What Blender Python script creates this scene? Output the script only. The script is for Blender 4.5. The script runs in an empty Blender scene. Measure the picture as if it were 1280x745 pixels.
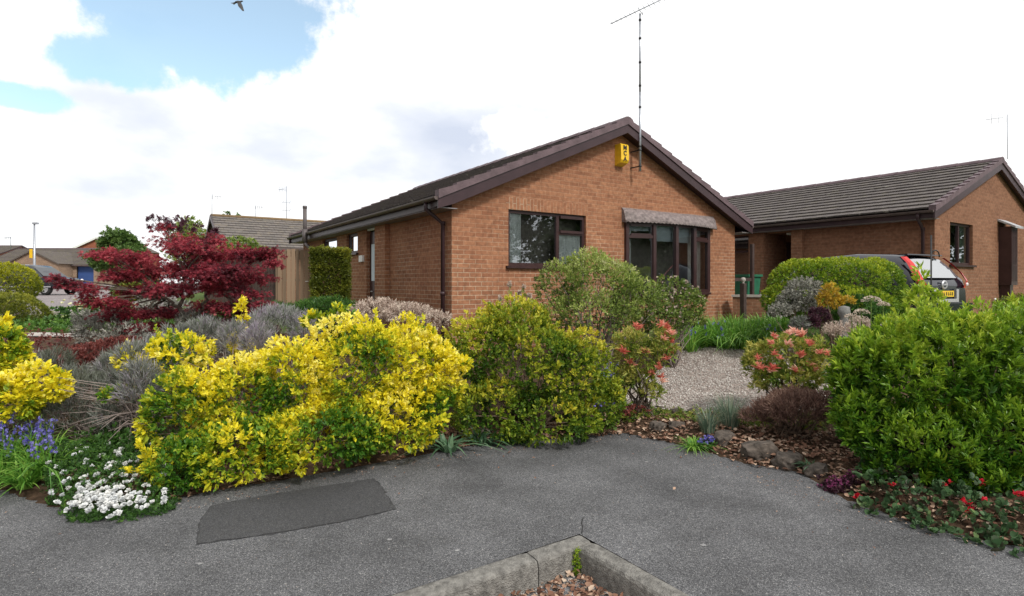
import bpy, bmesh, math, random
import numpy as np
from mathutils import Vector, Matrix, noise
from mathutils.geometry import delaunay_2d_cdt
random.seed(7); RNG = np.random.default_rng(11)
sc = bpy.context.scene
COL = sc.collection
F = 715.0; CX = 640.0; HY = 354.0
R = math.radians

def U(px): return (px-CX)/F
def P(px, py, Y): return Vector((U(px)*Y, Y, (HY-py)/F*Y))

# ------------------------------------------------------------------ tags
def tag(o, label=None, cat=None, group=None, kind=None):
    if label: o['label'] = label
    if cat: o['category'] = cat
    if group: o['group'] = group
    if kind: o['kind'] = kind
    return o
def empty(name, loc, rz=0.0, label=None, cat=None, group=None):
    o = bpy.data.objects.new(name, None); COL.objects.link(o)
    o.location = loc; o.rotation_euler = (0, 0, rz); o.empty_display_size = .1
    return tag(o, label, cat, group)

# ------------------------------------------------------------------ materials
def newmat(name):
    m = bpy.data.materials.new(name); m.use_nodes = True
    nt = m.node_tree; b = nt.nodes['Principled BSDF']
    return m, nt, b
def N(nt, t, **kw):
    n = nt.nodes.new(t)
    for k, v in kw.items():
        if hasattr(n, k): setattr(n, k, v)
        else: n.inputs[k].default_value = v
    return n
def ramp(nt, stops, interp='LINEAR'):
    n = nt.nodes.new('ShaderNodeValToRGB'); cr = n.color_ramp; cr.interpolation = interp
    while len(cr.elements) < len(stops): cr.elements.new(.5)
    for e, (p, c) in zip(cr.elements, stops):
        e.position = p; e.color = (*c, 1) if len(c) == 3 else c
    return n
def simple(name, col, rough=.6, var=.12, scale=8, bump=0, metallic=0, spec=.4, bscale=None, detail=6):
    m, nt, b = newmat(name)
    tc = N(nt, 'ShaderNodeTexCoord')
    nz = N(nt, 'ShaderNodeTexNoise', Scale=scale, Detail=detail)
    nt.links.new(tc.outputs['Object'], nz.inputs['Vector'])
    c0 = tuple(max(0, c*(1-var*2)) for c in col); c1 = tuple(min(1, c*(1+var*2)) for c in col)
    r = ramp(nt, [(.25, c0), (.75, c1)])
    nt.links.new(nz.outputs['Fac'], r.inputs['Fac'])
    nt.links.new(r.outputs['Color'], b.inputs['Base Color'])
    b.inputs['Roughness'].default_value = rough; b.inputs['Metallic'].default_value = metallic
    b.inputs['Specular IOR Level'].default_value = spec
    if bump:
        n2 = N(nt, 'ShaderNodeTexNoise', Scale=bscale or scale*6, Detail=6)
        nt.links.new(tc.outputs['Object'], n2.inputs['Vector'])
        bp = N(nt, 'ShaderNodeBump', Strength=bump, Distance=.02)
        nt.links.new(n2.outputs['Fac'], bp.inputs['Height']); nt.links.new(bp.outputs['Normal'], b.inputs['Normal'])
    return m
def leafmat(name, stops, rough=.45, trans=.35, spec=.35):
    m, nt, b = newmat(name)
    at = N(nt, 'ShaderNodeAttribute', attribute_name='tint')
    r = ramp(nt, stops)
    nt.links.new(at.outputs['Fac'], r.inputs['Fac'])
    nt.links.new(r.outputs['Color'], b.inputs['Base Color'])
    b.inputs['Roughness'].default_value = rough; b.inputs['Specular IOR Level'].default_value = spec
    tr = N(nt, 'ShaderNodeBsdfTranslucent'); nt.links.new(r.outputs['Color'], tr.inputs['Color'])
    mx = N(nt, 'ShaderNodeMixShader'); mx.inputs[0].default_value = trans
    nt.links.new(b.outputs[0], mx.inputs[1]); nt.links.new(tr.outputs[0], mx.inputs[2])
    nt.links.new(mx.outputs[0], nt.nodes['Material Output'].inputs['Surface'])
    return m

def brickmat(name, c1, c2, mortar, seed=0.0):
    m, nt, b = newmat(name)
    uv = N(nt, 'ShaderNodeUVMap')
    mp = N(nt, 'ShaderNodeMapping'); mp.inputs['Location'].default_value = (seed, 0, 0)
    nt.links.new(uv.outputs[0], mp.inputs[0])
    br = N(nt, 'ShaderNodeTexBrick'); br.offset = .5
    br.inputs['Scale'].default_value = 1; br.inputs['Brick Width'].default_value = .225
    br.inputs['Row Height'].default_value = .075; br.inputs['Mortar Size'].default_value = .0065
    br.inputs['Mortar Smooth'].default_value = .3; br.inputs['Bias'].default_value = -.1
    br.inputs['Color1'].default_value = (*c1, 1); br.inputs['Color2'].default_value = (*c2, 1)
    nt.links.new(mp.outputs[0], br.inputs['Vector'])
    # mortar weathering: paler low on the wall in blotches
    nz = N(nt, 'ShaderNodeTexNoise', Scale=1.1, Detail=5); nt.links.new(uv.outputs[0], nz.inputs['Vector'])
    mr = ramp(nt, [(.38, tuple(.75*x+.25*y for x, y in zip(c1, mortar))), (.6, mortar)])
    sy = N(nt, 'ShaderNodeSeparateXYZ'); nt.links.new(uv.outputs[0], sy.inputs[0]); my = N(nt, 'ShaderNodeMath', operation='MULTIPLY_ADD'); my.inputs[1].default_value = -.17; my.inputs[2].default_value = .26; nt.links.new(sy.outputs['Y'], my.inputs[0]); ma0 = N(nt, 'ShaderNodeMath', operation='ADD'); nt.links.new(nz.outputs['Fac'], ma0.inputs[0]); nt.links.new(my.outputs[0], ma0.inputs[1]); nt.links.new(ma0.outputs[0], mr.inputs['Fac']); nt.links.new(mr.outputs['Color'], br.inputs['Mortar'])
    n2 = N(nt, 'ShaderNodeTexNoise', Scale=14, Detail=8); nt.links.new(uv.outputs[0], n2.inputs['Vector'])
    r2 = ramp(nt, [(.3, (.72, .70, .68)), (.7, (1.18, 1.15, 1.12))]); nt.links.new(n2.outputs['Fac'], r2.inputs['Fac'])
    n3 = N(nt, 'ShaderNodeTexNoise', Scale=.7, Detail=3); nt.links.new(uv.outputs[0], n3.inputs['Vector'])
    r3 = ramp(nt, [(.3, (.86, .84, .84)), (.7, (1.08, 1.08, 1.08))]); nt.links.new(n3.outputs['Fac'], r3.inputs['Fac'])
    mu = N(nt, 'ShaderNodeMix', data_type='RGBA', blend_type='MULTIPLY'); mu.inputs['Factor'].default_value = 1
    nt.links.new(br.outputs['Color'], mu.inputs['A']); nt.links.new(r2.outputs['Color'], mu.inputs['B'])
    mv = N(nt, 'ShaderNodeMix', data_type='RGBA', blend_type='MULTIPLY'); mv.inputs['Factor'].default_value = 1
    nt.links.new(mu.outputs['Result'], mv.inputs['A']); nt.links.new(r3.outputs['Color'], mv.inputs['B'])
    nt.links.new(mv.outputs['Result'], b.inputs['Base Color'])
    b.inputs['Roughness'].default_value = .85; b.inputs['Specular IOR Level'].default_value = .2
    ma = N(nt, 'ShaderNodeMath', operation='MULTIPLY_ADD'); ma.inputs[1].default_value = -1.0; 
    nt.links.new(br.outputs['Fac'], ma.inputs[0]); nt.links.new(n2.outputs['Fac'], ma.inputs[2])
    bp = N(nt, 'ShaderNodeBump', Strength=.6, Distance=.008)
    nt.links.new(ma.outputs[0], bp.inputs['Height']); nt.links.new(bp.outputs['Normal'], b.inputs['Normal'])
    return m

def roofmat(name, c1, c2, moss=(.12, .11, .06)):
    m, nt, b = newmat(name)
    uv = N(nt, 'ShaderNodeUVMap')
    br = N(nt, 'ShaderNodeTexBrick'); br.offset = .5
    br.inputs['Scale'].default_value = 1; br.inputs['Brick Width'].default_value = .30
    br.inputs['Row Height'].default_value = .333; br.inputs['Mortar Size'].default_value = .007
    br.inputs['Color1'].default_value = (*c1, 1); br.inputs['Color2'].default_value = (*c2, 1)
    br.inputs['Mortar'].default_value = (c1[0]*.3, c1[1]*.3, c1[2]*.3, 1)
    nt.links.new(uv.outputs[0], br.inputs['Vector'])
    nz = N(nt, 'ShaderNodeTexNoise', Scale=3.5, Detail=10, Roughness=.7); nt.links.new(uv.outputs[0], nz.inputs['Vector'])
    rr = ramp(nt, [(.5, (0, 0, 0)), (.66, (1, 1, 1))]); nt.links.new(nz.outputs['Fac'], rr.inputs['Fac'])
    mu = N(nt, 'ShaderNodeMix', data_type='RGBA'); nt.links.new(rr.outputs['Color'], mu.inputs['Factor'])
    nt.links.new(br.outputs['Color'], mu.inputs['A']); mu.inputs['B'].default_value = (*moss, 1)
    nt.links.new(mu.outputs['Result'], b.inputs['Base Color'])
    lv = N(nt, 'ShaderNodeTexNoise', Scale=5.5, Detail=5, Roughness=.55); lm_ = N(nt, 'ShaderNodeMapping'); lm_.inputs['Location'].default_value = (7.3, 2.1, 0); nt.links.new(uv.outputs[0], lm_.inputs[0]); nt.links.new(lm_.outputs[0], lv.inputs['Vector'])
    lr = ramp(nt, [(.66, (0, 0, 0)), (.69, (.8, .8, .8))]); nt.links.new(lv.outputs['Fac'], lr.inputs['Fac'])
    ml = N(nt, 'ShaderNodeMix', data_type='RGBA'); nt.links.new(lr.outputs['Color'], ml.inputs['Factor']); nt.links.new(mu.outputs['Result'], ml.inputs['A']); ml.inputs['B'].default_value = (.27, .26, .22, 1); nt.links.new(ml.outputs['Result'], b.inputs['Base Color'])
    b.inputs['Roughness'].default_value = .8; b.inputs['Specular IOR Level'].default_value = .25
    n2 = N(nt, 'ShaderNodeTexNoise', Scale=40, Detail=5); nt.links.new(uv.outputs[0], n2.inputs['Vector'])
    ma = N(nt, 'ShaderNodeMath', operation='MULTIPLY_ADD'); ma.inputs[1].default_value = -1.0
    nt.links.new(br.outputs['Fac'], ma.inputs[0]); nt.links.new(n2.outputs['Fac'], ma.inputs[2])
    bp = N(nt, 'ShaderNodeBump', Strength=.7, Distance=.015)
    nt.links.new(ma.outputs[0], bp.inputs['Height']); nt.links.new(bp.outputs['Normal'], b.inputs['Normal'])
    return m

def glassmat(name, refl=.5):
    m, nt, b = newmat(name); nt.nodes.remove(b)
    gl = N(nt, 'ShaderNodeBsdfGlossy', Roughness=.012); gl.inputs['Color'].default_value = (.9, .95, 1, 1)
    tr = N(nt, 'ShaderNodeBsdfTransparent'); tr.inputs['Color'].default_value = (.82, .86, .85, 1)
    fr = N(nt, 'ShaderNodeFresnel', IOR=1.6)
    ad = N(nt, 'ShaderNodeMath', operation='MULTIPLY_ADD'); ad.inputs[1].default_value = 1.3; ad.inputs[2].default_value = refl*.16
    ad.use_clamp = True
    nt.links.new(fr.outputs[0], ad.inputs[0])
    tc = N(nt, 'ShaderNodeTexCoord'); nz = N(nt, 'ShaderNodeTexNoise', Scale=1.7, Detail=1)
    nt.links.new(tc.outputs['Object'], nz.inputs['Vector'])
    bp = N(nt, 'ShaderNodeBump', Strength=.05, Distance=.02); nt.links.new(nz.outputs['Fac'], bp.inputs['Height'])
    nt.links.new(bp.outputs[0], gl.inputs['Normal'])
    mx = N(nt, 'ShaderNodeMixShader'); nt.links.new(ad.outputs[0], mx.inputs[0])
    nt.links.new(tr.outputs[0], mx.inputs[1]); nt.links.new(gl.outputs[0], mx.inputs[2])
    nt.links.new(mx.outputs[0], nt.nodes['Material Output'].inputs['Surface'])
    return m

def groundmat():
    m, nt, b = newmat('soil_and_turf')
    tc = N(nt, 'ShaderNodeTexCoord')
    at = N(nt, 'ShaderNodeAttribute', attribute_name='turf')
    nz = N(nt, 'ShaderNodeTexNoise', Scale=9, Detail=8, Roughness=.7); nt.links.new(tc.outputs['Object'], nz.inputs['Vector'])
    r1 = ramp(nt, [(.3, (.035, .022, .014)), (.5, (.085, .055, .036)), (.7, (.16, .10, .065))]); nt.links.new(nz.outputs['Fac'], r1.inputs['Fac'])
    r2 = ramp(nt, [(.3, (.045, .085, .018)), (.7, (.12, .16, .05))]); nt.links.new(nz.outputs['Fac'], r2.inputs['Fac'])
    mu = N(nt, 'ShaderNodeMix', data_type='RGBA'); nt.links.new(at.outputs['Fac'], mu.inputs['Factor'])
    nt.links.new(r1.outputs['Color'], mu.inputs['A']); nt.links.new(r2.outputs['Color'], mu.inputs['B'])
    nt.links.new(mu.outputs['Result'], b.inputs['Base Color']); b.inputs['Roughness'].default_value = .95
    b.inputs['Specular IOR Level'].default_value = .1
    n2 = N(nt, 'ShaderNodeTexNoise', Scale=30, Detail=8, Roughness=.75); nt.links.new(tc.outputs['Object'], n2.inputs['Vector'])
    bp = N(nt, 'ShaderNodeBump', Strength=.8, Distance=.04); nt.links.new(n2.outputs['Fac'], bp.inputs['Height'])
    nt.links.new(bp.outputs[0], b.inputs['Normal'])
    return m

def asphaltmat(name, lo, hi, spk, sscale=240, patchy=True):
    m, nt, b = newmat(name)
    tc = N(nt, 'ShaderNodeTexCoord')
    vo = N(nt, 'ShaderNodeTexVoronoi', Scale=sscale); nt.links.new(tc.outputs['Object'], vo.inputs['Vector'])
    sep = N(nt, 'ShaderNodeSeparateColor'); nt.links.new(vo.outputs['Color'], sep.inputs[0])
    r1 = ramp(nt, [(0, lo), (.45, tuple((a+c)/2 for a, c in zip(lo, hi))), (.80, hi), (.93, hi), (.97, spk)])
    nt.links.new(sep.outputs[0], r1.inputs['Fac'])
    vo2 = N(nt, 'ShaderNodeTexVoronoi', Scale=sscale*.42); nt.links.new(tc.outputs['Object'], vo2.inputs['Vector'])
    sp2 = N(nt, 'ShaderNodeSeparateColor'); nt.links.new(vo2.outputs['Color'], sp2.inputs[0])
    rb = ramp(nt, [(0, (.72, .72, .73)), (1, (1.25, 1.25, 1.24))]); nt.links.new(sp2.outputs[1], rb.inputs['Fac'])
    mb_ = N(nt, 'ShaderNodeMix', data_type='RGBA', blend_type='MULTIPLY'); mb_.inputs['Factor'].default_value = 1
    nt.links.new(r1.outputs['Color'], mb_.inputs['A']); nt.links.new(rb.outputs['Color'], mb_.inputs['B'])
    nz = N(nt, 'ShaderNodeTexNoise', Scale=1.3, Detail=7, Roughness=.62); nt.links.new(tc.outputs['Object'], nz.inputs['Vector'])
    k = (.66, 1.30) if patchy else (.85, 1.15)
    r2 = ramp(nt, [(.32, (k[0],)*3), (.68, (k[1],)*3)]); nt.links.new(nz.outputs['Fac'], r2.inputs['Fac'])
    mu = N(nt, 'ShaderNodeMix', data_type='RGBA', blend_type='MULTIPLY'); mu.inputs['Factor'].default_value = 1
    nt.links.new(mb_.outputs['Result'], mu.inputs['A']); nt.links.new(r2.outputs['Color'], mu.inputs['B'])
    nt.links.new(mu.outputs['Result'], b.inputs['Base Color'])
    b.inputs['Roughness'].default_value = .8; b.inputs['Specular IOR Level'].default_value = .3
    ad = N(nt, 'ShaderNodeMath', operation='ADD'); nt.links.new(vo.outputs['Distance'], ad.inputs[0]); nt.links.new(vo2.outputs['Distance'], ad.inputs[1])
    bp = N(nt, 'ShaderNodeBump', Strength=.55, Distance=.006); nt.links.new(ad.outputs[0], bp.inputs['Height'])
    nt.links.new(bp.outputs[0], b.inputs['Normal'])
    return m

M = {}
M['brick'] = brickmat('orange_brick', (.365, .178, .10), (.27, .12, .068), (.47, .35, .25))
M['brick2'] = brickmat('brown_brick', (.28, .145, .088), (.215, .105, .063), (.30, .20, .135), 3.3)
M['brick_far'] = brickmat('tan_brick', (.34, .24, .17), (.25, .18, .13), (.33, .28, .24), 1.3)
M['brick_red'] = brickmat('red_brick', (.36, .13, .08), (.28, .10, .06), (.33, .2, .15), 2.1)
M['tile'] = roofmat('brown_concrete_tile', (.135, .118, .112), (.105, .092, .088), (.13, .115, .09))
M['tile_far'] = roofmat('weathered_grey_tile', (.17, .15, .14), (.13, .118, .11), (.20, .17, .13))
M['tile_left'] = roofmat('brown_grey_tile', (.12, .10, .09), (.10, .085, .078))
M['verge'] = simple('purple_brown_tile', (.125, .085, .095), .6, .15, 6, .2)
M['upvc'] = simple('dark_rosewood_frame', (.045, .022, .022), .35, .15, 5)
M['barge'] = simple('brown_bargeboard', (.045, .024, .028), .42, .12, 4)
M['gutter'] = simple('brown_gutter', (.11, .085, .08), .35, .15, 7)
M['soffit'] = simple('grey_fascia', (.22, .205, .21), .5, .15, 3)
M['lead'] = simple('weathered_lead', (.20, .165, .16), .85, .25, 16, .5, bscale=60)
M['leadl'] = simple('pale_lead', (.42, .43, .45), .5, .15, 9, .2)
M['dark'] = simple('dark_interior', (.05, .047, .045), .9)
M['room'] = simple('room_wall', (.25, .22, .2), .9)
M['curtain'] = simple('white_curtain', (.86, .87, .86), .8, .08, 10)
M['blind'] = simple('pale_blind', (.62, .7, .76), .7, .05, 10)
M['glass'] = glassmat('window_glass', 1.0)
M['white'] = simple('white_plastic', (.78, .78, .76), .45, .04, 10)
M['galv'] = simple('galvanised_pole', (.38, .40, .44), .35, .1, 20, metallic=.5)
M['alum'] = simple('dull_aluminium', (.32, .35, .40), .5, .1, 20, metallic=.4)
M['blackm'] = simple('black_plastic', (.02, .02, .022), .5)
M['yellow'] = simple('yellow_plastic', (.78, .48, .02), .4, .08, 12)
M['kerb'] = simple('concrete_kerb', (.215, .207, .19), .9, .26, 26, 1.0, bscale=110, detail=12)
M['slab'] = simple('concrete_slab', (.36, .33, .30), .9, .18, 3, .4)
M['asphalt'] = asphaltmat('grey_asphalt', (.035, .036, .040), (.165, .166, .172), (.34, .34, .335), 260)
M['asphalt_new'] = asphaltmat('dark_patch_asphalt', (.03, .031, .034), (.09, .09, .093), (.14, .14, .14), 340, False)
M['asphalt_bay'] = asphaltmat('coarse_asphalt', (.10, .10, .10), (.26, .26, .27), (.5, .5, .5), 150)
M['road'] = asphaltmat('pinkish_grey_road', (.19, .165, .165), (.27, .235, .235), (.34, .3, .3), 60, False)
M['ground'] = groundmat()
def woodmat(name, col):
    m, nt, b = newmat(name); tc = N(nt, 'ShaderNodeTexCoord'); sx = N(nt, 'ShaderNodeSeparateXYZ'); nt.links.new(tc.outputs['Object'], sx.inputs[0])
    dv = N(nt, 'ShaderNodeMath', operation='DIVIDE'); dv.inputs[1].default_value = .1125; nt.links.new(sx.outputs['X'], dv.inputs[0])
    fl = N(nt, 'ShaderNodeMath', operation='FLOOR'); nt.links.new(dv.outputs[0], fl.inputs[0])
    wn = N(nt, 'ShaderNodeTexWhiteNoise'); wn.noise_dimensions = '1D'; nt.links.new(fl.outputs[0], wn.inputs['W'])
    mp = N(nt, 'ShaderNodeMapping'); mp.inputs['Scale'].default_value = (30, 30, 1.6); nt.links.new(tc.outputs['Object'], mp.inputs[0])
    nz = N(nt, 'ShaderNodeTexNoise', Scale=1, Detail=6); nt.links.new(mp.outputs[0], nz.inputs['Vector'])
    ad = N(nt, 'ShaderNodeMath', operation='ADD'); nt.links.new(wn.outputs[0], ad.inputs[0]); nt.links.new(nz.outputs['Fac'], ad.inputs[1])
    r = ramp(nt, [(.2, tuple(c*.55 for c in col)), (.5, col), (.8, tuple(c*1.35 for c in col))]); hf = N(nt, 'ShaderNodeMath', operation='MULTIPLY'); hf.inputs[1].default_value = .6; nt.links.new(ad.outputs[0], hf.inputs[0]); nt.links.new(hf.outputs[0], r.inputs['Fac'])
    nt.links.new(r.outputs['Color'], b.inputs['Base Color']); b.inputs['Roughness'].default_value = .9; return m
M['wood'] = woodmat('weathered_wood', (.21, .145, .095))
M['wood_dark'] = simple('dark_stained_wood', (.06, .04, .035), .8, .2, 5, .3)
M['bark'] = simple('grey_brown_bark', (.13, .10, .08), .9, .25, 25, .5)
M['twig'] = simple('brown_twig', (.17, .12, .085), .9, .25, 30, .3)
M['twigg'] = simple('grey_twig', (.26, .21, .19), .9, .2, 30, .3)
M['rock'] = simple('mossy_rock', (.095, .078, .065), .95, .42, 13, 1.0, bscale=30, detail=12)
M['bin'] = simple('green_bin_plastic', (.03, .16, .09), .5)
M['blue'] = simple('blue_door_paint', (.04, .085, .25), .5, .05, 3)
M['black_paint'] = simple('black_car_paint', (.012, .014, .022), .12, .05, 3, spec=.8)
M['red_lens'] = simple('red_lens', (.62, .03, .03), .2, .08, 20, spec=.6)
M['clear_lens'] = simple('clear_lens', (.75, .7, .7), .2, .05, 20, spec=.6)
M['rubber'] = simple('tyre_rubber', (.025, .025, .025), .8)
M['alloy'] = simple('silver_alloy', (.6, .6, .62), .3, .05, 20, metallic=.6)
M['plate'] = simple('yellow_plate', (.75, .5, .03), .4, .03, 10)
M['carglass'] = simple('tinted_car_glass', (.02, .025, .03), .03, .02, 3, spec=1.0)
M['rearglass'] = simple('sky_lit_rear_glass', (.16, .18, .20), .02, .02, 3, spec=1.0)
M['rearglass'].node_tree.nodes['Principled BSDF'].inputs['IOR'].default_value = 2.9
M['gum'] = simple('pale_gum_spot', (.27, .27, .27), .9, .1, 30)
M['moss'] = simple('green_moss', (.10, .16, .03), .95, .3, 30, .8)

# leaves
LM = {}
LM['euo'] = leafmat('gold_euonymus_leaf', [(0, (.05, .15, .015)), (.25, (.14, .28, .02)), (.45, (.42, .48, .03)), (.66, (.82, .72, .03)), (.92, (.94, .82, .04)), (1, (.93, .85, .20))])
LM['euo2'] = leafmat('olive_euonymus_leaf', [(0, (.04, .10, .015)), (.35, (.12, .22, .02)), (.7, (.32, .38, .03)), (1, (.62, .56, .05))])
LM['laurel'] = leafmat('bright_green_leaf', [(0, (.04, .13, .012)), (.38, (.14, .27, .02)), (.7, (.30, .45, .035)), (1, (.50, .58, .06))], .35)
LM['pale'] = leafmat('pale_green_leaf', [(0, (.06, .10, .025)), (.5, (.22, .31, .06)), (.85, (.44, .52, .13)), (1, (.5, .5, .25))])
LM['green'] = leafmat('mid_green_leaf', [(0, (.025, .07, .015)), (.6, (.07, .17, .03)), (1, (.16, .30, .05))])
LM['strap'] = leafmat('strap_leaf', [(0, (.08, .22, .035)), (.6, (.18, .40, .05)), (1, (.34, .54, .10))], .4)
LM['hedge'] = leafmat('lime_hedge_leaf', [(0, (.04, .11, .01)), (.5, (.17, .29, .018)), (1, (.50, .56, .04))])
LM['gold'] = leafmat('gold_conifer_leaf', [(0, (.08, .11, .008)), (.5, (.26, .29, .015)), (1, (.55, .52, .03))])
LM['olive'] = leafmat('olive_hedge_leaf', [(0, (.05, .075, .01)), (.6, (.16, .19, .02)), (1, (.34, .34, .04))])
LM['silver'] = leafmat('silver_grey_leaf', [(0, (.12, .12, .10)), (.5, (.30, .30, .26)), (1, (.55, .53, .47))], .8, .15)
LM['lav'] = leafmat('grey_lavender_leaf', [(0, (.09, .10, .07)), (.4, (.19, .21, .17)), (.7, (.31, .31, .30)), (1, (.36, .31, .38))], .8, .2)
LM['maple'] = leafmat('crimson_maple_leaf', [(0, (.06, .014, .022)), (.5, (.29, .035, .055)), (.85, (.50, .075, .10)), (1, (.55, .14, .15))], .6, .45)
LM['purple'] = leafmat('dark_purple_leaf', [(0, (.03, .012, .02)), (1, (.14, .05, .075))])
LM['heather'] = leafmat('brown_heather_leaf', [(0, (.09, .05, .04)), (.5, (.24, .14, .11)), (1, (.44, .30, .23))], .8)
LM['pieris'] = leafmat('pieris_leaf', [(0, (.05, .12, .02)), (.5, (.22, .30, .04)), (1, (.55, .50, .12))])
LM['coral'] = leafmat('coral_new_leaf', [(0, (.62, .14, .10)), (.5, (.86, .34, .25)), (1, (.93, .62, .50))], .5, .45)
LM['fescue'] = leafmat('blue_grass_blade', [(0, (.08, .13, .09)), (.6, (.20, .29, .21)), (1, (.42, .42, .30))])
LM['whitef'] = leafmat('white_petal', [(0, (.75, .77, .78)), (1, (.88, .88, .86))], .6, .3)
LM['bluef'] = leafmat('blue_violet_petal', [(0, (.10, .09, .42)), (1, (.32, .30, .70))], .6, .4)
LM['pinkw'] = leafmat('dusty_pink_floret', [(0, (.36, .26, .22)), (.6, (.60, .50, .42)), (1, (.78, .70, .60))], .8, .25)
LM['redf'] = leafmat('red_petal', [(0, (.6, .02, .04)), (1, (.85, .06, .10))], .5, .4)
LM['mag'] = leafmat('magenta_petal', [(0, (.20, .04, .12)), (1, (.42, .10, .26))], .5, .4)
LM['creamf'] = leafmat('cream_petal', [(0, (.7, .68, .35)), (1, (.85, .84, .62))], .5, .3)
LM['golden'] = leafmat('amber_leaf', [(0, (.35, .22, .03)), (1, (.75, .52, .05))])
LM['litter'] = leafmat('dry_leaf', [(0, (.09, .04, .025)), (.35, (.22, .11, .07)), (.7, (.40, .26, .18)), (1, (.60, .48, .37))], .8, .1)
LM['pebble'] = leafmat('gravel_stone', [(0, (.20, .16, .14)), (.5, (.42, .38, .35)), (.85, (.58, .55, .51)), (1, (.85, .83, .80))], .8, 0)
LM['geran'] = leafmat('round_garden_leaf', [(0, (.07, .05, .035)), (.3, (.05, .11, .045)), (.7, (.10, .19, .075)), (1, (.20, .28, .11))])
LM['teal'] = leafmat('teal_leaf', [(0, (.07, .16, .08)), (1, (.20, .33, .19))])
LM['autumnred'] = leafmat('dull_red_leaf', [(0, (.10, .03, .03)), (1, (.30, .09, .07))])
LM['treeg'] = leafmat('tree_leaf', [(0, (.04, .09, .02)), (1, (.16, .26, .06))])
LM['darkg'] = leafmat('dark_tree_leaf', [(0, (.02, .035, .012)), (1, (.06, .09, .03))])

# ------------------------------------------------------------------ ground height
EDGE = [(-12, 1.6), (-7.5, 3.2), (-5.4, 4.1), (-3.97, 4.42), (-3.24, 4.03), (-2.6, 4.15), (-2.14, 4.5), (-1.49, 4.85), (-.88, 5.22), (-.32, 5.66),
        (.495, 5.9), (1.155, 6.12), (1.66, 5.66), (2.05, 5.06), (2.42, 4.81), (2.48, 4.22), (2.65, 3.87), (2.85, 3.64), (3.1, 3.46),
        (3.7, 3.1), (5, 2.2), (8, 0.2), (11, -2)]
_E = np.array(EDGE, float)
GPOLY = np.vstack([_E, [[400, -60], [400, 600], [-400, 600], [-400, -20]]])
def in_poly(x, y, poly):
    inside = np.zeros(x.shape, bool); n = len(poly); j = n-1
    for i in range(n):
        xi, yi = poly[i]; xj, yj = poly[j]
        c = ((yi > y) != (yj > y)) & (x < (xj-xi)*(y-yi)/((yj-yi) if yj != yi else 1e-9)+xi)
        inside ^= c; j = i
    return inside
def edist(x, y):
    x = np.asarray(x, float); y = np.asarray(y, float)
    d = np.full(x.shape, 1e9)
    for (a, b) in zip(_E[:-1], _E[1:]):
        ab = b-a; t = np.clip(((x-a[0])*ab[0]+(y-a[1])*ab[1])/(ab@ab), 0, 1)
        d = np.minimum(d, np.hypot(x-a[0]-t*ab[0], y-a[1]-t*ab[1]))
    return np.where(in_poly(x, y, GPOLY), d, -d)
def sm(t): t = np.clip(t, 0, 1); return t*t*(3-2*t)
def zg_arr(x, y):
    d = edist(x, y)
    z = -1.6+.10*sm(d/.35)+.55*sm((d-.2)/6.5)+.25*sm((y-15)/18)+.6*sm((y-30)/40)
    z = z+np.where(d > 0, .02*np.sin(x*5.1+y*2.3)*np.sin(y*6.7-x*1.7)*sm(d/.4)*(y < 14), 0)
    return np.where(d < 0, -1.6-.35*sm((-d-.01)/.15), z)
def zg(x, y): return float(zg_arr(np.array([x]), np.array([y]))[0])
def gp(px, Y, dz=0): x = U(px)*Y; return Vector((x, Y, zg(x, Y)+dz))

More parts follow.
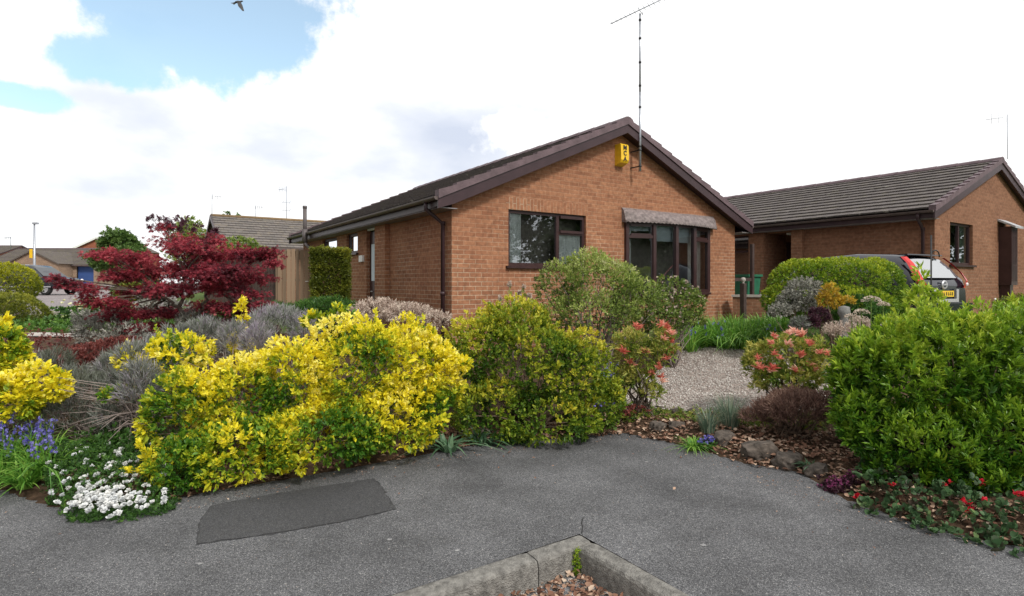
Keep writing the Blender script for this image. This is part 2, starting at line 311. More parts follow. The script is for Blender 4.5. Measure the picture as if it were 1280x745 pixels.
# ------------------------------------------------------------------ mesh helpers
class MB:
    def __init__(s): s.v = []; s.f = []; s.uv = []; s.sm = []
    def quad(s, a, b, c, d, uv=None, smooth=False):
        i = len(s.v); s.v += [tuple(a), tuple(b), tuple(c), tuple(d)]; s.f.append((i, i+1, i+2, i+3)); s.uv.append(uv or [(0, 0), (1, 0), (1, 1), (0, 1)]); s.sm.append(smooth)
    def poly(s, pts, uv=None, smooth=False):
        i = len(s.v); s.v += [tuple(p) for p in pts]; s.f.append(tuple(range(i, i+len(pts)))); s.uv.append(uv or [(p[0], p[1]) for p in pts]); s.sm.append(smooth)
    def box(s, x0, x1, y0, y1, z0, z1):
        c = [(x0, y0, z0), (x1, y0, z0), (x1, y1, z0), (x0, y1, z0), (x0, y0, z1), (x1, y0, z1), (x1, y1, z1), (x0, y1, z1)]
        for f, (a, b) in (((0, 1, 5, 4), 'xz'), ((1, 2, 6, 5), 'yz'), ((2, 3, 7, 6), 'xz'), ((3, 0, 4, 7), 'yz'), ((4, 5, 6, 7), 'xy'), ((3, 2, 1, 0), 'xy')):
            ia, ib = 'xyz'.index(a), 'xyz'.index(b)
            s.quad(*[c[k] for k in f], uv=[(c[k][ia], c[k][ib]) for k in f])
        return s
    def beam(s, p, q, w, h, up=(0, 0, 1)):
        p = Vector(p); q = Vector(q); d = (q-p).normalized(); r = d.cross(Vector(up)).normalized()*w/2; u = r.cross(d).normalized()*h/2
        a = [p-r-u, p+r-u, p+r+u, p-r+u]; b = [v+(q-p) for v in a]
        L = (q-p).length
        for k in range(4):
            s.quad(a[k], a[(k+1) % 4], b[(k+1) % 4], b[k], uv=[(0, 0), (.1, 0), (.1, L), (0, L)])
        s.quad(*a[::-1]); s.quad(*b)
        return s
    def tube(s, pts, rad, n=8, cap=True):
        pts = [Vector(p) for p in pts]; rad = rad if isinstance(rad, (list, tuple)) else [rad]*len(pts)
        rings = []; ref = Vector((0.13, .31, .94))
        for i, p in enumerate(pts):
            d = (pts[min(i+1, len(pts)-1)]-pts[max(i-1, 0)])
            d = d.normalized() if d.length > 1e-9 else Vector((0, 0, 1))
            if abs(d.dot(ref)) > .97: ref = Vector((1, .1, 0))
            a = d.cross(ref).normalized(); b = d.cross(a)
            rings.append([p+(a*math.cos(2*math.pi*k/n)+b*math.sin(2*math.pi*k/n))*rad[i] for k in range(n)])
        i0 = len(s.v)
        for r in rings: s.v += [tuple(v) for v in r]
        for i in range(len(rings)-1):
            for k in range(n):
                s.f.append((i0+i*n+k, i0+i*n+(k+1) % n, i0+(i+1)*n+(k+1) % n, i0+(i+1)*n+k)); s.uv.append([(0, 0)]*4); s.sm.append(True)
        if cap:
            s.f.append(tuple(i0+k for k in range(n))[::-1]); s.uv.append([(0, 0)]*n); s.sm.append(False)
            j = i0+(len(rings)-1)*n; s.f.append(tuple(j+k for k in range(n))); s.uv.append([(0, 0)]*n); s.sm.append(False)
        return s
    def lathe(s, c, prof, n=16, axis='z'):
        i0 = len(s.v)
        for (r, h) in prof:
            for k in range(n):
                a = 2*math.pi*k/n; x, y = r*math.cos(a), r*math.sin(a)
                s.v.append((c[0]+x, c[1]+y, c[2]+h) if axis == 'z' else ((c[0]+h, c[1]+x, c[2]+y) if axis == 'x' else (c[0]+x, c[1]+h, c[2]+y)))
        for i in range(len(prof)-1):
            for k in range(n):
                s.f.append((i0+i*n+k, i0+i*n+(k+1) % n, i0+(i+1)*n+(k+1) % n, i0+(i+1)*n+k)); s.uv.append([(0, 0)]*4); s.sm.append(True)
        return s
    def build(s, name, m, parent=None, bevel=0, origin=None):
        me = bpy.data.meshes.new(name)
        v = s.v if origin is None else [(a-origin[0], b-origin[1], c-origin[2]) for a, b, c in s.v]
        me.from_pydata(v, [], s.f)
        uvl = me.uv_layers.new(name='UVMap')
        flat = [c for face in s.uv for p in face for c in p]
        uvl.data.foreach_set('uv', flat)
        me.polygons.foreach_set('use_smooth', s.sm)
        me.materials.append(m)
        o = bpy.data.objects.new(name, me); COL.objects.link(o)
        if origin is not None: o.location = origin
        if parent: o.parent = parent
        if bevel:
            b = o.modifiers.new('bevel', 'BEVEL'); b.width = bevel; b.segments = 2; b.limit_method = 'ANGLE'
        return o

# ------------------------------------------------------------------ fast leaf meshes
T8 = (np.array([(0, 0, 0), (.32, .5, .10), (.32, 0, 0), (.32, -.5, .10), (.70, .36, .05), (.70, 0, -.02), (.70, -.36, .05), (1, 0, -.10)]),
      [(0, 2, 1), (0, 3, 2), (1, 2, 5, 4), (2, 3, 6, 5), (4, 5, 7), (5, 6, 7)])
T4 = (np.array([(0, 0, 0), (.45, .5, .08), (1, 0, -.06), (.45, -.5, .08)]), [(0, 3, 1), (1, 3, 2)])
TB = (np.array([(0, .5, 0), (0, -.5, 0), (.35, .45, .12), (.35, -.45, .12), (.7, .3, .08), (.7, -.3, .08), (1, 0, -.12)]),
      [(0, 1, 3, 2), (2, 3, 5, 4), (4, 5, 6)])
TR = (np.array([(0, 0, 0), (.15, .42, .03), (.6, .55, .10), (1, .25, .0), (1, -.25, .0), (.6, -.55, .10), (.15, -.42, .03), (.5, 0, -.03)]),
      [(0, 7, 1), (1, 7, 2), (2, 7, 3), (3, 7, 4), (4, 7, 5), (5, 7, 6), (6, 7, 0)])
# a palmate leaf of five narrow fingers
def _palm():
    V = []; Fc = []
    for a, l in ((-70, .6), (-35, .85), (0, 1), (35, .85), (70, .6)):
        c, s_ = math.cos(R(a)), math.sin(R(a)); i = len(V)
        for (x, y, z) in ((0, 0, 0), (.5, .11, .02), (1, 0, -.12), (.5, -.11, .02)):
            x *= l; V.append((x*c-y*s_, x*s_+y*c, z))
        Fc += [(i, i+3, i+1), (i+1, i+3, i+2)]
    return np.array(V), Fc
TP = _palm()
TPEB = (np.array([(1, 0, 0), (0, 1, 0), (-1, 0, 0), (0, -1, 0), (0, 0, .8), (0, 0, -.8)])*.5,
        [(0, 1, 4), (1, 2, 4), (2, 3, 4), (3, 0, 4), (1, 0, 5), (2, 1, 5), (3, 2, 5), (0, 3, 5)])
def nrm(a): return a/np.maximum(np.linalg.norm(a, axis=1, keepdims=True), 1e-9)
def leaf_mesh(name, m, Pp, D, L, W, T, tmpl=T8, parent=None, upish=.6, origin=None):
    Pp = np.asarray(Pp, float); D = nrm(np.asarray(D, float)); n = len(Pp)
    L = np.broadcast_to(L, (n,)); W = np.broadcast_to(W, (n,)); T = np.broadcast_to(T, (n,))
    up = np.array([0, 0, upish])+RNG.normal(0, .45, (n, 3))
    side = nrm(np.cross(up, D)); nor = np.cross(D, side)
    tv, tf = tmpl; k = len(tv)
    V = Pp[:, None, :]+D[:, None, :]*(tv[None, :, 0:1]*L[:, None, None])+side[:, None, :]*(tv[None, :, 1:2]*W[:, None, None])+nor[:, None, :]*(tv[None, :, 2:3]*L[:, None, None])
    V = V.reshape(-1, 3)
    if origin is not None: V = V-np.array(origin)
    loops = []; starts = []; tot = []; c = 0
    for f in tf: starts.append(c); tot.append(len(f)); loops += f; c += len(f)
    loops = np.array(loops); Lp = (loops[None, :]+np.arange(n)[:, None]*k).ravel()
    St = (np.array(starts)[None, :]+np.arange(n)[:, None]*c).ravel(); To = np.tile(tot, n)
    me = bpy.data.meshes.new(name)
    me.vertices.add(len(V)); me.vertices.foreach_set('co', V.ravel())
    me.loops.add(len(Lp)); me.loops.foreach_set('vertex_index', Lp.astype(np.int32))
    me.polygons.add(len(St)); me.polygons.foreach_set('loop_start', St.astype(np.int32)); me.polygons.foreach_set('loop_total', To.astype(np.int32))
    me.update(calc_edges=True)
    at = me.attributes.new('tint', 'FLOAT', 'FACE'); at.data.foreach_set('value', np.repeat(np.clip(T, 0, 1), len(tf)).astype(np.float32))
    me.materials.append(m)
    o = bpy.data.objects.new(name, me); COL.objects.link(o)
    if origin is not None: o.location = origin
    if parent: o.parent = parent
    return o

def lobes_px(L, ky=.85):
    """(px, py, depth, half width px, half height px[, depth radius factor]) -> ellipsoids in metres"""
    out = []
    for l in L:
        px, py, Y, rx, rz = l[:5]; k = l[5] if len(l) > 5 else ky
        c = P(px, py, Y); s = Y/F
        out.append((np.array(c), np.array([rx*s, rx*s*k, rz*s])))
    return out
def shell(lobes, n, depth=.35, lump=.14, lf=3.0, zmin=-.75, pw=2.0, ground=True):
    """points spread in the outer layer of a union of ellipsoids"""
    ar = np.array([(r[0]*r[1]+r[0]*r[2]+r[1]*r[2]) for c, r in lobes]); ar = ar/ar.sum()
    P_ = []; D_ = []; S_ = []; tries = 0
    while sum(map(len, P_)) < n and tries < 40:
        tries += 1; k = n*2
        li = RNG.choice(len(lobes), k, p=ar)
        C = np.array([lobes[i][0] for i in li]); Rr = np.array([lobes[i][1] for i in li])
        d = nrm(RNG.normal(size=(k, 3))); ok = d[:, 2] > zmin; d = d[ok]; C = C[ok]; Rr = Rr[ok]
        s = 1-depth*RNG.random(len(d))**pw
        nzv = np.array([noise.noise(Vector(q)) for q in (C+d*Rr)*lf])
        s = s+lump*nzv*1.6
        p = C+d*Rr*s[:, None]
        keep = np.ones(len(p), bool)
        for (c, r) in lobes:
            q = np.linalg.norm((p-c)/r, axis=1); keep &= ~(q < (1-depth)*.92)
        if ground: keep &= p[:, 2] > zg_arr(p[:, 0], p[:, 1])+.015
        P_.append(p[keep]); D_.append(nrm(d/Rr)[keep]); S_.append(s[keep])
    return np.vstack(P_)[:n], np.vstack(D_)[:n], np.concatenate(S_)[:n]
def shoots(Pp, Dd, tint, per=8, L=.045, W=.02, spread=.9, up=.5, along=.05, ljit=.25, tj=.12):
    """expand shoot tips into rosettes of leaves set round each tip"""
    n = len(Pp); ax = nrm(Dd+np.array([0, 0, up])+RNG.normal(0, .35, Dd.shape))
    a = np.repeat(ax, per, 0); p = np.repeat(Pp, per, 0); t = np.repeat(tint, per)
    rnd = nrm(np.cross(a, RNG.normal(size=a.shape)))
    k = np.tile(np.linspace(0, 1, per), n)
    sp = spread*(1.15-.7*k)
    d = nrm(a+rnd*sp[:, None]*1.2)
    p = p+a*(k[:, None]-.6)*along
    l = L*(1+RNG.normal(0, ljit, len(p))).clip(.45, 1.6)*(1.1-.35*k)*np.repeat(RNG.uniform(.68, 1.22, n), per); w = W*l/L
    return p, d, l, w, t+RNG.normal(0, tj, len(t))
def stems(base, targets, r0=.012, m=None, parent=None, name='stem', sag=.05, n=5, origin=None, seg=6):
    mb = MB()
    for t in targets:
        b = Vector(base)+Vector((random.gauss(0, .06), random.gauss(0, .06), 0)); t = Vector(t); pts = []; rad = []
        for i in range(seg):
            f = i/(seg-1); p = b.lerp(t, f)
            p += Vector((random.gauss(0, sag), random.gauss(0, sag), random.gauss(0, sag*.4)))*math.sin(f*math.pi)
            p.z += .12*(t-b).length*math.sin(f*math.pi)*.5
            pts.append(p); rad.append(r0*(1-.75*f))
        mb.tube(pts, rad, n)
    return mb.build(name, m or M['twig'], parent, origin=origin)

def bush(kind, label, cat, lobes, n, leaf, L, W, per=8, tint=None, tmpl=T8, depth=.35, lump=.14, lf=3.0, up=.5, spread=.9,
         along=.05, group=None, nstem=14, stemm=None, base=None, tj=.12, zmin=-.75, sr=.012, part='foliage', upish=.6, pw=2.0, shrink=.92, spray=0, sprayl=.18):
    lobes = [(c, r*shrink) for c, r in lobes]
    Pp, Dd, S = shell(lobes, n, depth, lump, lf, zmin, pw)
    cx = sum(c[0]*r[0] for c, r in lobes)/sum(r[0] for c, r in lobes); cy = sum(c[1]*r[0] for c, r in lobes)/sum(r[0] for c, r in lobes)
    if base is None: base = (cx, cy, zg(cx, cy))
    root = empty(kind, base, 0, label, cat, group); root_inv = Vector(base)
    if tint is None: T = .5+.35*(S-1)/max(lump, .05)*.3+RNG.normal(0, .18, len(Pp))
    else: T = tint(Pp, Dd, S)
    if spray:
        ii = RNG.choice(np.where(Dd[:, 2] > -.35)[0], spray); extra = []; ed = []; et = []
        for i in ii:
            ln = random.uniform(.06, sprayl); dv = nrm((Dd[i]+np.array([0, 0, up*.8])+RNG.normal(0, .3, 3))[None])[0]
            for f in np.linspace(.15, 1, 4): extra.append(Pp[i]+dv*ln*f); ed.append(dv); et.append(T[i]+.10)
        Pp = np.vstack([Pp, np.array(extra)]); Dd = np.vstack([Dd, np.array(ed)]); T = np.concatenate([T, et]); S = np.concatenate([S, np.ones(len(et))])
    p, d, l, w, t = shoots(Pp, Dd, T, per, L, W, spread, up, along, tj=tj)
    o = leaf_mesh(part, LM[leaf] if isinstance(leaf, str) else leaf, p-np.array(base), d, l, w, t, tmpl, root, upish)
    if nstem:
        idx = RNG.choice(len(Pp), min(nstem, len(Pp)), False)
        tg = [Vector(Pp[i])-root_inv for i in idx]
        tg = [Vector((v.x*.92, v.y*.92, v.z*.95)) for v in tg]
        stems((0, 0, -.03), tg, sr, stemm, root)
    return root, Pp, Dd, S
def add_flowers(root, leaf, Pp, Dd, n, per=10, L=.02, W=.02, spread=1.4, up=.8, off=.03, part='flower', cond=None, tmpl=T4, along=.01):
    idx = np.arange(len(Pp))
    if cond is not None: idx = idx[cond(Pp, Dd)]
    if len(idx) == 0: return
    idx = RNG.choice(idx, min(n, len(idx)), False)
    p0 = Pp[idx]+Dd[idx]*off
    p, d, l, w, t = shoots(p0, Dd[idx], RNG.random(len(idx))*.6+.2, per, L, W, spread, up, along)
    return leaf_mesh(part, LM[leaf], p-np.array(root.location), d, l, w, t, tmpl, root)

def blades(name, m, centers, n, H, W, lean=.35, parent=None, origin=None, arch=.5, seg=5, rad=.06):
    """arching strap leaves from several clump centres -> one mesh"""
    V = []; Fc = []; T = []
    for c in centers:
        for k in range(n):
            a = random.random()*2*math.pi; ln = abs(random.gauss(lean, lean*.5)); h = H*random.uniform(.6, 1.15); w = W*random.uniform(.7, 1.2)
            b = Vector(c)+Vector((math.cos(a), math.sin(a), 0))*random.random()*rad
            dirv = Vector((math.cos(a), math.sin(a), 0)); sd = Vector((-dirv.y, dirv.x, 0)); i0 = len(V)
            tv = random.random()
            for j in range(seg+1):
                f = j/seg; out = ln*h*(f+arch*2*f*f*f); z = h*(f-arch*.8*f**3*ln*2)
                p = b+dirv*out+Vector((0, 0, z)); ww = w*(1-f**2.2)*.5+.0006
                V += [tuple(p-sd*ww), tuple(p+sd*ww)]
                if j: Fc.append((i0+2*j-2, i0+2*j-1, i0+2*j+1, i0+2*j)); T.append(tv)
    me = bpy.data.meshes.new(name)
    if origin is not None: V = [(a-origin[0], b_-origin[1], c_-origin[2]) for a, b_, c_ in V]
    me.from_pydata(V, [], Fc); at = me.attributes.new('tint', 'FLOAT', 'FACE'); at.data.foreach_set('value', T)
    me.materials.append(m); o = bpy.data.objects.new(name, me); COL.objects.link(o)
    if parent: o.parent = parent
    elif origin is not None: o.location = origin
    return o

# ------------------------------------------------------------------ terrain
def axis(lo, hi, fa, fb, fine, grow=1.22):
    c = list(np.arange(fa, fb+1e-6, fine)); s = fine
    x = fb
    while x < hi: s *= grow; x += s; c.append(min(x, hi))
    x = fa; s = fine; pre = []
    while x > lo: s *= grow; x -= s; pre.append(max(x, lo))
    return np.array(pre[::-1]+c)
def terrain():
    xs = axis(-400, 400, -6, 6, .07); ys = axis(-60, 600, 2.6, 11, .07)
    X, Y = np.meshgrid(xs, ys); Z = zg_arr(X.ravel(), Y.ravel()).reshape(X.shape)
    dd = edist(X.ravel(), Y.ravel())
    V = np.stack([X.ravel(), Y.ravel(), Z.ravel()], 1); nx, ny = len(xs), len(ys)
    i, j = np.meshgrid(np.arange(nx-1), np.arange(ny-1)); a = (j*nx+i).ravel()
    Q = np.stack([a, a+1, a+nx+1, a+nx], 1)
    me = bpy.data.meshes.new('ground')
    me.vertices.add(len(V)); me.vertices.foreach_set('co', V.ravel())
    me.loops.add(Q.size); me.loops.foreach_set('vertex_index', Q.ravel().astype(np.int32))
    me.polygons.add(len(Q)); me.polygons.foreach_set('loop_start', np.arange(0, Q.size, 4, dtype=np.int32)); me.polygons.foreach_set('loop_total', np.full(len(Q), 4, np.int32))
    me.polygons.foreach_set('use_smooth', np.ones(len(Q), bool))
    me.update(calc_edges=True)
    at = me.attributes.new('turf', 'FLOAT', 'POINT')
    t = np.maximum(np.clip((V[:, 1]-10.5)/1.0, 0, 1), np.clip((V[:, 0]-4.9)/.6, 0, 1))
    at.data.foreach_set('value', t.astype(np.float32))
    me.materials.append(M['ground']); o = bpy.data.objects.new('ground', me); COL.objects.link(o)
    tag(o, kind='structure'); return o
terrain()
def sheet(name, poly, m, dz, step, zf=None, kind='structure', rag=0.0):
    pts = []
    n = len(poly)
    for i in range(n):
        a = np.array(poly[i], float); b = np.array(poly[(i+1) % n], float); k = max(1, int(np.linalg.norm(b-a)/step))
        for j in range(k):
            p = a+(b-a)*j/k
            if rag: p = p+RNG.normal(0, rag, 2)
            pts.append(p)
    nb = len(pts); A = np.array(pts)
    gx, gy = np.meshgrid(np.arange(A[:, 0].min(), A[:, 0].max(), step), np.arange(A[:, 1].min(), A[:, 1].max(), step))
    gx = gx.ravel()+.001; gy = gy.ravel()+.0013; ins = in_poly(gx, gy, A)
    allp = [Vector(p) for p in pts]+[Vector((a, b)) for a, b in zip(gx[ins], gy[ins])]
    r = delaunay_2d_cdt(allp, [(i, (i+1) % nb) for i in range(nb)], [list(range(nb))], 1, 1e-4)
    vv, ff = r[0], r[2]
    x = np.array([v.x for v in vv]); y = np.array([v.y for v in vv])
    z = (zg_arr(x, y) if zf is None else zf(x, y))+dz
    me = bpy.data.meshes.new(name); me.from_pydata(list(zip(x, y, z)), [], [f for f in ff]); me.materials.append(m)
    for p in me.polygons: p.use_smooth = True
    o = bpy.data.objects.new(name, me); COL.objects.link(o); tag(o, kind=kind); return o

# house axes
TH = R(34.0); gx_, gy_ = math.cos(TH), math.sin(TH); G = Vector((gx_, gy_, 0)); S = Vector((-gy_, gx_, 0))
A1 = Vector((-.98, 9.3, 0))
# footway: bounded by garden edge; kerb corner bay cut out
KC = Vector((.43, 3.64, 0))          # outer (back) corner of the kerb
kl = KC-G*9; kr = KC-S*9
foot = [tuple(p) for p in _E]+[(14, -6), (kr.x, kr.y), (KC.x, KC.y), (kl.x, kl.y), (-14, -2)]
# widen under the bed edge a little so that soil laps over the asphalt
footp = []
for i, p in enumerate(foot):
    footp.append((p[0], p[1]+(.05 if 0 < i < len(_E)-1 else 0)))
sheet('pavement', footp, M['asphalt'], 0, .35, zf=lambda x, y: np.full(len(x), -1.6)+.006*np.sin(x*1.7)*np.sin(y*2.1))
bay = [(KC.x, KC.y-.14), (kr.x-.1, kr.y), (kr.x-3, kr.y-6), (kl.x, kl.y-8), (kl.x+.1, kl.y-.15)]
sheet('parking_bay', bay, M['asphalt_bay'], 0, .5, zf=lambda x, y: np.full(len(x), -1.755))
def kerbstone(p, q, nrm_in, name='kerb'):
    # back edge p->q, face towards nrm_in; 125 mm wide, 150 mm upstand with a rounded arris
    mb = MB(); w = .125; d = (q-p).normalized(); L = (q-p).length; k = 24
    prof = [(0, -.3), (0, -.012), (.006, -.001), (.02, .004), (.095, .001), (.112, -.006), (.122, -.022), (.127, -.06), (.134, -.3)]
    i0 = 0; rows = []
    for i in range(k+1):
        b = p+d*(L*i/k); row = []
        for (a, z) in prof:
            jj = .0035*noise.noise(Vector((b.x*9+a*40, b.y*9, z*20)))
            e = .006 if i in (0, k) and z > -.05 else 0
            row.append((b.x+nrm_in.x*(a+jj), b.y+nrm_in.y*(a+jj), -1.597+z+jj-e))
        rows.append(row)
    for i in range(k):
        for j in range(len(prof)-1): mb.quad(rows[i][j], rows[i][j+1], rows[i+1][j+1], rows[i+1][j], smooth=True)
    mb.poly(rows[0]); mb.poly(rows[-1][::-1])
    o = mb.build(name, M['kerb']); tag(o, kind='structure'); return o
cc = KC-S*.0-G*.0
a0 = KC
joints = [0, .42, 1.34, 2.26, 3.18]
for a, b in zip(joints[:-1], joints[1:]): kerbstone(KC-G*(a+.004), KC-G*(b-.004), -S)
jr = [.0, .915, 1.83, 2.75]
for a, b in zip(jr[:-1], jr[1:]): kerbstone(KC-S*(b-.004)+G*.002, KC-S*(a+.132 if a == 0 else a+.004)+G*.002, -G)
# patch repair in the footway
def gxy(px, py, z=-1.6): Y = -z*F/(py-HY); return (U(px)*Y, Y)
patch = [gxy(246, 681), gxy(250, 655), gxy(264, 633), gxy(330, 620), gxy(400, 609), gxy(468, 599), gxy(478, 612), gxy(494, 636), gxy(430, 651), gxy(340, 667)]
sheet('repair_patch', patch, M['asphalt_new'], .005, .035, zf=lambda x, y: np.full(len(x), -1.6)+.006*np.sin(x*1.7)*np.sin(y*2.1), rag=.007)
pc = np.mean(np.array(patch), 0); joint = [tuple(pc+(np.array(p)-pc)*1.006+np.sign(np.array(p)-pc)*.003) for p in patch]
sheet('patch_joint', joint, simple('bitumen_joint', (.04, .04, .042), .8, .2, 30), .0025, .035, zf=lambda x, y: np.full(len(x), -1.6)+.006*np.sin(x*1.7)*np.sin(y*2.1), rag=.006)
# pale spots on the footway
def spots():
    mb = MB()
    for (px, py, r) in ((487, 674, .028), (382, 673, .012), (880, 683, .03), (905, 653, .01), (1178, 662, .008), (1178, 692, .012), (1208, 738, .014), (572, 688, .02), (808, 577, .022), (790, 588, .008),
                        (525, 655, .018), (447, 640, .008), (250, 705, .025), (60, 700, .012), (905, 700, .008), (1000, 650, .009), (1070, 690, .01), (640, 620, .008), (930, 650, .006), (1120, 700, .007)):
        x, y = gxy(px, py); pts = []
        zz = -1.6+.006*math.sin(x*1.7)*math.sin(y*2.1)+.004
        for k in range(12):
            a = 2*math.pi*k/12; rr = r*.8*random.uniform(.5, 1.3); pts.append((x+rr*math.cos(a), y+rr*.8*math.sin(a), zz))
        mb.poly(pts)
    o = mb.build('pavement_spots', M['gum']); tag(o, kind='structure')
spots()
mb = MB(); pts = [gxy(727, 668), gxy(728.5, 660), gxy(727, 655), gxy(729, 648)]
for (a, b) in zip(pts[:-1], pts[1:]): mb.quad((a[0]-.004, a[1], -1.593), (a[0]+.004, a[1], -1.593), (b[0]+.003, b[1], -1.593), (b[0]-.003, b[1], -1.593))
tag(mb.build('pavement_crack', M['blackm']), kind='structure')

# gravel in the garden
grav = [(1.3, 6.75), (1.9, 6.6), (2.55, 6.3), (3.5, 6.3), (4.6, 7.2), (5.1, 8.6), (4.8, 10.0), (3.9, 10.35), (3.0, 9.9), (2.2, 8.9), (1.6, 7.9)]
sheet('gravel_bed', grav, simple('gravel_base', (.30, .25, .22), .95, .3, 40, .9, bscale=70), .012, .12, kind='structure')
n = 16000; gx = RNG.uniform(1.2, 5.2, n*2); gy = RNG.uniform(6.2, 10.4, n*2); ok = in_poly(gx, gy, np.array(grav)); gx, gy = gx[ok][:n], gy[ok][:n]
gz = zg_arr(gx, gy)+.014+RNG.random(len(gx))*.008
o = leaf_mesh('gravel', LM['pebble'], np.stack([gx, gy, gz], 1), RNG.normal(size=(len(gx), 3)), RNG.uniform(.014, .034, len(gx)), RNG.uniform(.012, .026, len(gx)), RNG.beta(2, 2, len(gx)), TPEB)
tag(o, 'loose pinkish grey gravel spread between the garden beds', kind='stuff')
# drive of the neighbouring house
B1 = A1+G*7.53
dr = [B1+G*.05-S*11, B1+G*2.55-S*11, B1+G*2.55+S*6, B1+G*.05+S*6]
sheet('driveway', [(p.x, p.y) for p in dr], M['slab'], .012, .5)
# road and paths on the left
road = [(-70, 17.2), (-12.5, 17.2), (-12.2, 20), (-16, 27), (-20, 36), (-26, 50), (-28, 61), (-60, 61), (-80, 40)]
sheet('road', road, M['road'], .012, 1.5)
mb = MB()
for i in range(40):
    x0 = -50+i*.95
    mb.box(x0, x0+.93, 16.95, 17.18, zg(x0, 17)-.15, zg(x0, 17)+.10)
o = mb.build('kerb', M['slab']); tag(o, kind='structure')
sheet('path', [(-12, 9.9), (-7.2, 10.1), (-5.9, 10.25), (-5.9, 10.75), (-12, 10.6)], M['slab'], .02, .3)

# ------------------------------------------------------------------ houses
def wall_grid(mb, o, ax, zb, length, height, openings, depth=.11, flip=False):
    """vertical wall from o along ax; openings (a0,a1,z0,z1); reveals go inwards"""
    ax = Vector(ax); inn = Vector((-ax.y, ax.x, 0))*(-1 if flip else 1)
    xs = sorted({0, length}|{a for op in openings for a in op[:2]}); zs = sorted({zb, height}|{z for op in openings for z in op[2:4]})
    for a, b in zip(xs[:-1], xs[1:]):
        for c, d in zip(zs[:-1], zs[1:]):
            m_ = ((a+b)/2, (c+d)/2)
            if any(op[0] < m_[0] < op[1] and op[2] < m_[1] < op[3] for op in openings): continue
            q = [Vector(o)+ax*s+Vector((0, 0, z)) for s, z in ((a, c), (b, c), (b, d), (a, d))]
            mb.quad(*q, uv=[(a, c), (b, c), (b, d), (a, d)])
    for (a, b, c, d) in openings:
        p = lambda s, z, k: Vector(o)+ax*s+Vector((0, 0, z))+inn*k
        mb.quad(p(a, c, 0), p(a, d, 0), p(a, d, depth), p(a, c, depth), uv=[(a, c), (a, d), (a+depth, d), (a+depth, c)])
        mb.quad(p(b, c, 0), p(b, d, 0), p(b, d, depth), p(b, c, depth), uv=[(b, c), (b, d), (b-depth, d), (b-depth, c)])
        mb.quad(p(a, d, 0), p(b, d, 0), p(b, d, depth), p(a, d, depth), uv=[(a, d), (b, d), (b, d+depth), (a, d+depth)])
        mb.quad(p(a, c, 0), p(b, c, 0), p(b, c, depth), p(a, c, depth), uv=[(a, c), (b, c), (b, c+depth), (a, c+depth)])

def roof_slope(mb, x_eave, z_eave, x_ridge, z_ridge, y0, y1, courses=13, step=.034, nseg=60):
    """stepped courses of interlocking tiles; x across, y along the ridge"""
    dx, dz = x_ridge-x_eave, z_ridge-z_eave; L = math.hypot(dx, dz); nx_, nz_ = -dz/L*(1 if dx > 0 else -1), abs(dx)/L
    tl = L/courses; th = .333
    ys = [y0+(y1-y0)*i/nseg for i in range(nseg+1)]
    for c in range(courses):
        f0, f1 = c/courses, (c+1)/courses+.004
        for i in range(nseg):
            ya, yb = ys[i], ys[i+1]
            j = .0045*noise.noise(Vector((c*3.1, i*1.7, x_eave)))
            lo = lambda y, k: (x_eave+dx*f0+nx_*(step*k+j), y, z_eave+dz*f0+nz_*(step*k+j))
            hi = lambda y: (x_eave+dx*f1, y, z_eave+dz*f1)
            uv0, uv1 = c*th, (c+1)*th
            mb.quad(lo(ya, 1), lo(yb, 1), hi(yb), hi(ya), uv=[(ya, uv0), (yb, uv0), (yb, uv1), (ya, uv1)])
            mb.quad(lo(ya, -.2), lo(yb, -.2), lo(yb, 1), lo(ya, 1), uv=[(ya, uv0), (yb, uv0), (yb, uv0+.02), (ya, uv0+.02)])

